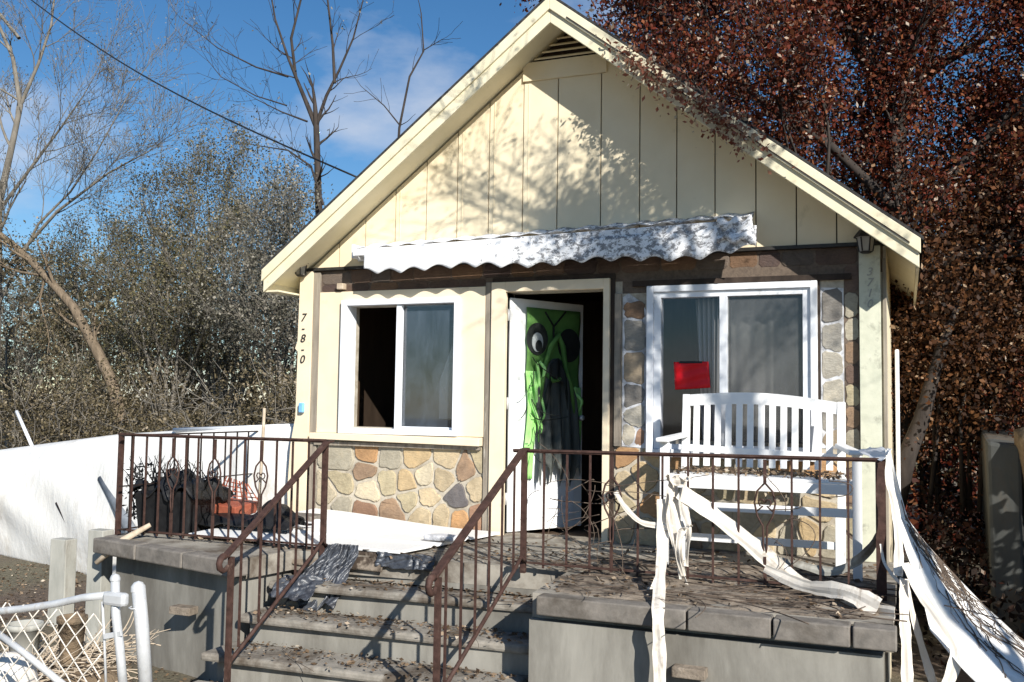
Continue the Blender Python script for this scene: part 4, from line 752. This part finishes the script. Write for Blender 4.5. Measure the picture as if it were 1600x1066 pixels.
for k in range(-14, 14):
    for s in (-1, 1):
        pts = []
        for j in range(20):
            x = a_.x+(k+4)*cell*1.0+s*(j*.5*cell)+(0 if s > 0 else cell*2); z = a_.z+.035-j*.5*cell*1.05
            if a_.x-.02 <= x <= b_.x+.004: pts.append((x+rr.uniform(-.004, .004), GY+s*.003, z+rr.uniform(-.003, .003)))
        if len(pts) > 1: b.tube(pts, .0026, 5)
b.build('wire_mesh', M['ribbon'], t)
b = MB(); p = at(216, 916, GY+.1); b.tube([p, at(222, 980, GY+.1), at(229, 1090, GY+.1)], .0255, 14); b.lathe(p, [(.0, .020), (.016, .014), (.0262, .0), (.0272, -.02)], 14); b.tube([p+Vector((.03*math.cos(a), .03*math.sin(a), -.08)) for a in [k*PI/4 for k in range(9)]], .003, 5)
tag(b.build('fence_post', M['galv']), 'thick galvanised fence post with domed cap beside the chain link gate', 'post')
# straw heap, pots behind the gate
b = MB(); rr = random.Random(9); c0 = at(90, 1010, -3.9)
for k in range(700):
    x = c0.x+rr.uniform(-.95, -.16); y = -3.7+rr.uniform(-.35, .5); z = c0.z-.30+.20*rr.random()*(1-abs(x-c0.x)/1.1); a = rr.uniform(0, PI)
    b.tube(wander((x, y, z), (math.cos(a), math.sin(a)*.6, rr.uniform(-.2, .4)), rr.uniform(.08, .32), 7, rr, .3), rr.uniform(.0015, .005), 4)
tag(b.build('straw_heap', M['straw']), 'tangled heap of pale dry stalks behind the chain link gate', 'straw', kind='stuff')
b = MB()
def hf(u, v): 
    x = c0.x-1.05+1.15*u; y = -4.3+1.3*v; return (x, y, GZ+(c0.z-.24-GZ)*min(1, 1.6*math.sin(PI*u)**.6*math.sin(PI*v)**.6)+.03*math.sin(13*u+9*v))
b.grid(hf, 40, 30); struct(b.build('debris_mound', M['bank']))
b = MB(); p = at(15, 1040, -4.2); b.lathe((p.x, p.y, p.z-.2), [(.0, .26), (.06, .25), (.11, .19), (.13, .1), (.14, -.1)], 16); tag(b.build('plastic_jug', M['ribbon']), 'rounded cream plastic jug in the bottom left corner', 'jug')
for (x_, y_, r_, m_, lb) in ((38, 1000, .085, 'greywood', 'upright grey bucket lying behind the gate at left'), (112, 990, .07, 'bank', 'brown pot standing behind the gate beside its end post')):
    p = at(x_, y_, -3.6); t = thing('plant_pot', (p.x, p.y, p.z-.15), lb, 'pot', 'pots behind the gate'); b = MB(); b.lathe((p.x, p.y, p.z-.16), [(r_*.7, 0), (r_, .22), (r_*1.1, .22), (r_*1.1, .25), (r_*.95, .25), (r_*.8, .1), (0, .1)], 18); b.build('body', M[m_], t)

tag(cards(9000, lambda n, rg: (lambda x, y: np.stack([x, y, np.array([gz(a, b_) for a, b_ in zip(x, y)])+rg.uniform(.003, .02, n)], 1))(rg.uniform(-7, -1.6, n), rg.uniform(-4.6, 1.2, n)), .017, M['litter'], 'ground_litter', .75, seed=66), 'dead leaves and chips scattered over the bare ground left of the porch', 'litter', kind='stuff')
# ------------------------------------------------------------------ trees
def branch_net(mb, p, d, L, r, lvl, rg, tips, spread=.6, kids=5, up=.15, wob=.12, minr=.0025, ratio=.58, sides=5, start=.25):
    n = 7 if lvl > 1 else 5; pts = [Vector(p)]; rs = [r]; dd = Vector(d).normalized()
    for i in range(n):
        dd = (dd+Vector((rg.gauss(0, wob), rg.gauss(0, wob), rg.gauss(0, wob)+up*.3))).normalized(); pts.append(pts[-1]+dd*L/n); rs.append(max(minr, r*(1-.75*(i+1)/n)))
    mb.tube(pts, rs, sides if r > .02 else 3, caps=False)
    if lvl == 0: tips.append(pts[-1]); tips.append(pts[2]); return
    if lvl <= 2: tips.append(pts[-1])
    for k in range(kids):
        f = start+(1-start)*(k+rg.random())/kids; i = min(int(f*n), n-1); q = pts[i].lerp(pts[i+1], f*n-i); t_ = (pts[i+1]-pts[i]).normalized()
        s = t_.cross(Vector((rg.gauss(0, 1), rg.gauss(0, 1), rg.gauss(0, 1)))).normalized(); a = spread*rg.uniform(.7, 1.3)
        nd_ = (t_*math.cos(a)+s*math.sin(a)+Vector((0, 0, up))).normalized()
        branch_net(mb, q, nd_, L*ratio*rg.uniform(.7, 1.15)*(1.15-.4*f), max(minr, rs[i]*.62), lvl-1, rg, tips, spread, kids, up, wob, minr, ratio, sides, .15)
def clump_pts(tips, per, rad):
    T = np.array([tuple(t_) for t_ in tips])
    def f(n, rg): C = T[rg.integers(0, len(T), n)]; return C+rg.normal(size=(n, 3))*rad
    return f
def make_tree(base, limbs, label, bark, name='bare_tree', leaf=None, nleaf=0, lsize=.03, lrad=.1, seed=1, group=None, lvl=3, kids=5, **kw):
    rg = random.Random(seed); t = thing(name, base, label, 'tree', group); tk = MB(); br = MB(); tips = []
    for (path, r0, r1) in limbs:
        Pp = [Vector(p) for p in path]; m = len(Pp); tk.tube(Pp, [r0+(r1-r0)*i/(m-1) for i in range(m)], 9, caps=False)
        for k in range(kids+2):
            f = .25+.75*(k+rg.random())/(kids+2); i = min(int(f*(m-1)), m-2); q = Pp[i].lerp(Pp[i+1], f*(m-1)-i); t_ = (Pp[i+1]-Pp[i]).normalized(); s = t_.cross(Vector((rg.gauss(0, 1), rg.gauss(0, 1), rg.gauss(0, 1)))).normalized(); a = rg.uniform(.4, .9)
            branch_net(br, q, t_*math.cos(a)+s*math.sin(a), kw.get('bl', 1.6)*rg.uniform(.6, 1.1), max(.006, (r0+(r1-r0)*f)*.5), lvl-1, rg, tips, kids=kids, **{k_: v_ for k_, v_ in kw.items() if k_ not in ('bl',)})
        branch_net(br, Pp[-1], (Pp[-1]-Pp[-2]), kw.get('bl', 1.6), r1, lvl-1, rg, tips, kids=kids, **{k_: v_ for k_, v_ in kw.items() if k_ not in ('bl',)})
    tr = tk.build('trunk', bark, t); br.build('branches', bark, tr)
    if nleaf: cards(nleaf, clump_pts(tips, 0, lrad), lsize, leaf, 'crown', 0, t, seed=seed)
    return t, tips
def PX(l, Y): return [at(x, y, Y+(e[0] if e else 0)) for x, y, *e in l]
# far-left bare tree
Y = 7.; make_tree(at(10, 660, Y), [(PX([(-10, 680), (-5, 480), (-2, 320), (18, 230), (32, 165), (20, 90), (-10, 20)], Y), .10, .03), (PX([(-2, 330), (50, 260), (95, 200), (130, 150)], Y), .04, .012), (PX([(32, 165), (60, 100), (80, 40), (88, -30)], Y), .04, .015), (PX([(-4, 480), (60, 350), (110, 300), (150, 240), (200, 150)], Y, ), .032, .010), (PX([(10, 420), (90, 330), (170, 270), (235, 235)], Y), .04, .01), (PX([(30, 60), (-10, 10), (-60, -40)], Y), .04, .02)],
    'tall bare tree with many grey twigs at the far left edge', M['greybark'], bl=1.7, seed=21, lvl=3, kids=7, minr=.0035, leaf=M['greyleaf'], nleaf=6000, lsize=.018, lrad=.10)
# leaning vine-covered trunk
Y = 6.; t, tp = make_tree(at(165, 590, Y), [(PX([(190, 660), (176, 600), (150, 545), (115, 480), (70, 430), (30, 390), (-20, 350)], Y), .12, .05), (PX([(62, 430), (30, 425), (-10, 410)], Y), .03, .015), (PX([(70, 432), (62, 470), (75, 520)], Y), .025, .012)], 'thick leaning brown trunk slanting down into the brush at left', M['brownbark'], name='leaning_tree', bl=.9, seed=5, lvl=2, kids=3, minr=.004, leaf=M['brushleaf'], nleaf=5000, lsize=.025, lrad=.12)
# middle bare tree
Y = 9.; make_tree(at(505, 560, Y), [(PX([(508, 600), (502, 430), (498, 320), (496, 250), (494, 190)], Y), .09, .06), (PX([(494, 200), (470, 140), (450, 90), (430, 30), (418, -40)], Y), .045, .012), (PX([(494, 195), (462, 120), (455, 60), (470, 0), (480, -40)], Y+.4), .045, .014), (PX([(496, 190), (510, 150), (530, 110), (552, 60), (570, -10)], Y), .04, .011), (PX([(523, 130), (520, 70), (512, 0), (505, -40)], Y), .035, .012), (PX([(480, 190), (440, 175), (400, 155)], Y), .022, .008), (PX([(505, 320), (486, 260), (450, 235), (405, 228)], Y-.3), .03, .01), (PX([(450, 120), (400, 105), (340, 75), (290, 35)], Y), .022, .007), (PX([(448, 165), (400, 150), (345, 120), (325, 95)], Y), .016, .006)],
    'bare forked tree standing behind the left roof slope', M['darkbark'], bl=.95, seed=8, lvl=2, kids=4, minr=.004, spread=.7, leaf=M['greyleaf'], nleaf=120, lsize=.03, lrad=.05)
Y = 7.; make_tree(at(620, 420, Y), [(PX([(612, 500), (618, 300), (624, 200), (640, 120), (662, 80), (658, 20)], Y), .03, .01), (PX([(624, 195), (600, 165), (570, 140)], Y), .014, .006), (PX([(663, 78), (690, 62)], Y), .010, .005)], 'slender bare sapling rising above the middle of the left roof slope', M['darkbark'], bl=.5, seed=3, lvl=1, kids=3, minr=.004)
# twiggy trees with sparse olive leaves
def twiggy(cx_, topy, basey, Y, wpx, label, seed, leaf, nl, n=7, ls=.0235, bark='greybark'):
    rg = random.Random(seed); base = at(cx_, basey, Y); L = []
    for k in range(n):
        f = (k+.5)/n-.5; tx = cx_+wpx*f*1.15; ty = topy+abs(f)*abs(topy-basey)*.45+rg.uniform(0, 30); pts = []
        for j in range(6): s = j/5; pts.append(at(cx_+wpx*.15*f+(tx-cx_)*s**1.2*.85+rg.uniform(-5, 5), basey+(ty-basey)*s*.86, Y+rg.uniform(-.3, .3)+f*s*1.5*rg.choice((-1, 1))))
        L.append((pts, .05, .012))
    return make_tree(base, L, label, M[bark], name='scrub_tree', group='scrub trees left of the cottage', bl=1.25, seed=seed, lvl=3, kids=6, minr=.0035, spread=.55, leaf=leaf, nleaf=nl, lsize=ls, lrad=.13)
twiggy(350, 215, 700, 8.5, 190, 'tall olive-brown scrub tree, nearest the left roof corner', 31, M['oliveleaf'], 40000, 9)
twiggy(260, 330, 700, 7.5, 150, 'grey-green scrub tree in the middle of the left thicket', 32, M['oliveleaf'], 24000, 7)
twiggy(150, 330, 700, 9.5, 170, 'dark olive scrub tree behind the leaning brown trunk', 33, M['oliveleaf'], 26000, 7)
twiggy(440, 330, 700, 6.5, 120, 'grey twiggy scrub tree directly beside the left corner board', 34, M['greyleaf'], 27000, 6)
twiggy(20, 430, 700, 10., 160, 'low pale scrub tree at the far left edge', 35, M['greyleaf'], 16000, 6)
# low brush
def brush(n, rg):
    u = rg.uniform(0, 1, n); x = -13+10.3*u; y = rg.uniform(4.2, 7.5, n); h = 1.55+.35*np.sin(x*1.7)+.3*np.sin(x*4.1+y); z = GZ+rg.uniform(0, 1, n)**.8*(h+.55+.3*np.sin(x*.9)); return np.stack([x, y, z], 1)
tag(cards(80000, brush, .024, M['brushleaf'], 'brush', 0, seed=41), 'dense brown and olive brush behind the white sheeting', 'brush', kind='stuff')
b = MB(); rr = random.Random(6)
for k in range(900):
    x = rr.uniform(-12.5, -2.9); y = rr.uniform(4., 7.); z = GZ+rr.uniform(.1, 2.0); d = Vector((rr.gauss(0, .6), rr.gauss(0, .3), rr.uniform(-.1, 1))).normalized(); L = rr.uniform(.3, 1.1); P0 = Vector((x, y, z))
    b.tube([P0, P0+d*L*.5+Vector((rr.gauss(0, .05), 0, rr.gauss(0, .05))), P0+d*L+Vector((0, 0, -.05))], [.010, .007, .003], 3)
tag(b.build('dead_stalks', M['greybark']), 'pale dead stems crossing through the brush', 'stems', kind='stuff')
# far tree line closing the view
def far(n, rg):
    x = rg.uniform(-34, 20, n); y = 14+rg.uniform(0, 3, n); h = 5.2+1.2*np.sin(x*.5)+.8*np.sin(x*1.3+1); z = GZ+rg.uniform(0, 1, n)*h; return np.stack([x, y, z], 1)
tag(cards(52000, far, .11, M['brushleaf'], 'woodland', 0, seed=45), 'distant grey-brown woodland seen through gaps in the scrub', 'woodland', kind='stuff')
# red-brown tree at right
def redfill(n, rg):
    K = 150; px_ = rg.uniform(1000, 1680, K); py_ = rg.uniform(-60, 430, K); ok = (py_ < 470) & (px_ > 905+np.maximum(0, py_-20)*1.45-0)&~((np.abs(px_-1310) < 45) & (np.abs(py_-80) < 50))&~((np.abs(px_-1500) < 28) & (np.abs(py_-180) < 28)); px_, py_ = px_[ok], py_[ok]
    C_ = np.array([tuple(at(a, b_, 3.2+2.2*c)) for a, b_, c in zip(px_, py_, rg.uniform(0, 1, len(px_)))]); i = rg.integers(0, len(C_), n); return C_[i]+rg.normal(size=(n, 3))*.25
def red_tree():
    rg = random.Random(77); Y = 3.4; L = []
    tr = [(1395, 760), (1425, 660), (1405, 540), (1408, 420), (1405, 300), (1398, 190)]
    L.append((PX([(1385, 800), (1400, 700), (1408, 560), (1405, 420), (1400, 300), (1402, 200)], Y), .18, .08))
    L.append((PX([(1402, 210), (1375, 120), (1340, 50), (1300, -20)], Y), .07, .03)); L.append((PX([(1404, 200), (1440, 120), (1470, 40), (1490, -40)], Y+.5), .07, .03))
    L.append((PX([(1404, 330), (1300, 230), (1180, 150), (1110, 60), (1080, -10)], Y-.4), .055, .02)); L.append((PX([(1405, 350), (1500, 260), (1590, 160), (1680, 90)], Y), .06, .02))
    L.append((PX([(1405, 420), (1330, 330), (1240, 260), (1150, 190)], Y-1.6), .06, .02)); L.append((PX([(1406, 440), (1500, 400), (1600, 380), (1700, 330)], Y-.5), .06, .03)); L.append((PX([(1402, 260), (1420, 100), (1400, -60)], Y+.3), .07, .04)); L.append((PX([(1300, 230), (1210, 90), (1120, -40)], Y), .06, .02)); L.append((PX([(1408, 500), (1480, 520), (1580, 560), (1660, 560)], Y-.2), .05, .02)); L.append((PX([(1180, 150), (1120, 110), (1060, 40), (1030, -20)], Y+.6), .04, .015)); L.append((PX([(1405, 360), (1300, 320), (1230, 300)], Y-.6), .05, .02)); L.append((PX([(1440, 120), (1540, 60), (1640, 0)], Y+.4), .05, .02))
    return make_tree(at(1385, 800, Y), L, 'large tree with dense dark red-brown leaves overhanging the right roof slope', M['darkbark'], name='red_leaved_tree', bl=1.5, seed=77, lvl=3, kids=5, minr=.004, leaf=M['redleaf'], nleaf=165000, lsize=.024, lrad=.13)
rt, _ = red_tree(); cards(75000, redfill, .024, M['redleaf'], 'crown', 0, rt, seed=79)
def orng(n, rg):
    c = np.array([tuple(at(x, y, Y_)) for x, y, Y_ in ((1500, 480, 3.2), (1580, 420, 3.6), (1460, 560, 3.0), (1560, 600, 3.4), (1600, 520, 3.0), (1500, 620, 3.8), (1430, 480, 2.6), (1640, 330, 3.5), (1540, 330, 4.2), (1460, 400, 3.6))]); i = rg.integers(0, len(c), n); return c[i]+rg.normal(size=(n, 3))*.42
t = thing('orange_leaved_shrub', at(1540, 760, 3.3), 'orange-brown leafy growth below the red tree at the right edge', 'shrub'); cards(75000, orng, .024, M['orangeleaf'], 'crown', 0, t, seed=51)
b = MB(); rr = random.Random(12)
for k in range(14): x = 1440+rr.random()*190; b.tube(PX([(x, 800), (x+rr.uniform(-20, 20), 650), (x+rr.uniform(-50, 50), 480)], 3.3+rr.uniform(-.4, .4)), [.025, .018, .008], 5)
b.build('stems', M['darkbark'], t)
# leaves caught on the right rake
def rakeleaf(n, rg):
    c = np.array([.75, .95, 1.3, 1.45, 1.15, 1.55]); w = rg.choice(len(c), n, p=[.2, .18, .22, .18, .12, .10]); x = c[w]+rg.normal(0, .11, n); z = RT-RS*np.abs(x)-.02+rg.normal(0, .055, n)-np.abs(rg.normal(0, .10, n)); return np.stack([x, RY0-.06-np.abs(rg.normal(0, .05, n)), z], 1)
tag(cards(1100, rakeleaf, .021, leafmat('dry_vine_leaf', [(0, (.16, .05, .03)), (.5, (.30, .12, .08)), (.8, (.34, .26, .18)), (1, (.55, .48, .38))]), 'vine_clump', 0, seed=52), 'dry reddish vine leaves drooping over the right roof edge', 'vine', kind='stuff')
# undergrowth right
def under(n, rg): x = rg.uniform(2.75, 7.5, n); y = rg.uniform(.5, 5.5, n); z = GZ-.6+rg.uniform(0, 1, n)*(1.4+.12*(y-1)+.3*np.sin(3*x)); return np.stack([x, y, z], 1)
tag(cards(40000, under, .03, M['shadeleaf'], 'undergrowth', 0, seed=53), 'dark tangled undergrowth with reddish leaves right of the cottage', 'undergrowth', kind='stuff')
b = MB(); b.tube(PX([(1398, 790), (1418, 710), (1440, 655), (1452, 610), (1470, 545), (1500, 470)], 2.4), [.10, .085, .075, .065, .05, .02], 9); tag(b.build('leaning_dead_tree', M['darkbark']), 'grey leaning trunk rising into the leaves beside the cottage right wall', 'trunk')
def backwood(n, rg): x = rg.uniform(2.2, 14, n); y = rg.uniform(7, 9.5, n); z = GZ-1+rg.uniform(0, 1, n)*(5.5+.6*np.sin(2*x)); return np.stack([x, y, z], 1)
tag(cards(50000, backwood, .06, M['redleaf'], 'backdrop_woods', 0, seed=54), 'shaded autumn woodland behind the red-leaved tree', 'woodland', kind='stuff')
# wall with dry bank at the right edge
t = thing('retaining_wall', at(1590, 900, 1.2), 'grey weathered retaining wall with dry vines at the right edge', 'wall')
p, q_ = at(1548, 690, 1.2), at(1592, 900, 1.2); b = MB(); b.hexa([(p.x, 1.2, GZ-1.5), (q_.x+.03, 1.15, GZ-1.5), (q_.x+.2, 4.5, GZ-1.5), (p.x+.2, 4.5, GZ-1.5), (p.x-.03, 1.2, p.z), (p.x+.22, 1.15, p.z-.03), (q_.x+.3, 4.5, p.z+.1), (p.x+.1, 4.5, p.z+.1)]); b.build('wall_end', M['wallgrey'], t, .03)
b = MB()
def bank(u, v): return (p.x+.16+.22*v+1.8*u, 1.14+.4*u+.3*math.sin(5*v), GZ-1.3+(p.z+.1-GZ+1.3)*(1-v)+.05*math.sin(11*u+7*v))
b.grid(bank, 30, 30, .3); b.build('vine_face', M['bank'], t)

t = thing('shade_bush', (5.6, -.5, GZ-.5), 'added dense bush out of view at right, shading the undergrowth and wall', 'bush')  # unseen bush added to shade the undergrowth and retaining wall
def shade_hedge(n, rg): x = rg.uniform(4.2, 8.2, n); y = rg.uniform(-1.5, .3, n); h = 2.9+.3*np.sin(2.1*x)+.2*np.sin(5*x+3*y); z = GZ-.7+rg.uniform(0, 1, n)*h; return np.stack([x, y, z], 1)
cards(16000, shade_hedge, .06, M['shadeleaf'], 'foliage', 0, t, seed=61)
b = MB(); rr = random.Random(19)
for k in range(9): x = 4.6+k*.4; b.tube([(x, -.6+rr.uniform(-.4, .4), GZ-1.2), (x+rr.uniform(-.1, .1), -.6, .4), (x+rr.uniform(-.3, .3), -.6, 1.8)], [.04, .03, .012], 6)
b.build('stems', M['darkbark'], t)
# bare tree out of frame that throws the twig shadows on the gable
def shade():
    rg = random.Random(5); L = []; c = Vector((3.25, -2.55, 4.62)); base = Vector((5.9, -4.6, GZ-.6))
    L.append(([base, base+Vector((-.1, .1, 2.6)), Vector((5.5, -4.2, 4.0)), Vector((5.2, -4.0, 4.9))], .12, .06))
    for p in ((-1.5, .1, .25), (-1.9, .3, -.05), (-1.1, -.1, .55), (-.4, 0, .7), (.3, 0, .5), (-1.3, .2, -.2), (-2.1, .2, .35)):
        e = c+Vector(p); s0 = Vector((5.3, -4.1, 4.6)); L.append(([s0, s0.lerp(e, .5)+Vector((0, 0, .25)), e], .03, .007))
    for p in ((4.6, -3.6, 4.2), (5.1, -3.6, 3.9), (4.3, -3.7, 4.7)): L.append(([Vector((5.4, -4.2, 3.9)), Vector(p)], .025, .008))
    t, tips = make_tree(base, L, 'half-bare tree beside the front path shading the gable', M['darkbark'], name='roadside_tree', bl=.75, seed=15, lvl=2, kids=7, minr=.0028, leaf=M['orangeleaf'], nleaf=2600, lsize=.016, lrad=.04)
    def cl(n, rg2):
        cs = [((.62, 0, 2.78), .24, 3, 2.5), ((.25, 0, 2.62), .20, 2.4, 2.5), ((.95, 0, 2.60), .16, 1.5, 2.5), ((-.05, 0, 2.55), .12, 1.1, 2.5), ((-.20, .42, 1.75), .11, 1.6, 3.95), ((-.2, .42, 1.45), .12, 1.8, 3.95), ((-.2, .42, 1.15), .12, 1.8, 3.95), ((-.18, .42, .85), .11, 1.5, 3.95), ((.62, 0, 1.6), .10, .3, 3.7), ((1.9, 0, 1.8), .12, .25, 3.7), ((.9, 0, 1.2), .10, .2, 3.7)]
        w = np.array([q[2] for q in cs]); i = rg2.choice(len(cs), n, p=w/w.sum()); P0 = np.array([q[0] for q in cs])[i]; sg = np.array([q[1] for q in cs])[i]; t0 = np.array([q[3] for q in cs])[i]
        tt = t0+rg2.normal(0, .12, n); d = np.array([1.0, -.97, .745]); return P0+d*tt[:, None]+rg2.normal(size=(n, 3))*sg[:, None]
    cards(13000, cl, .022, M['orangeleaf'], 'shade_clumps', 0, t, seed=91)  # leaves added along the sun direction to shade gable and door
shade()
# overhead cable
a, c_ = at(20, -22, 5.), at(560, 278, 1.2); b = MB(); b.tube([a.lerp(c_, k/16)+Vector((0, 0, -.25*math.sin(PI*k/16))) for k in range(17)], .011, 6); tag(b.build('overhead_cable', M['black']), 'black overhead cable slanting down across the sky to the roof', 'cable')
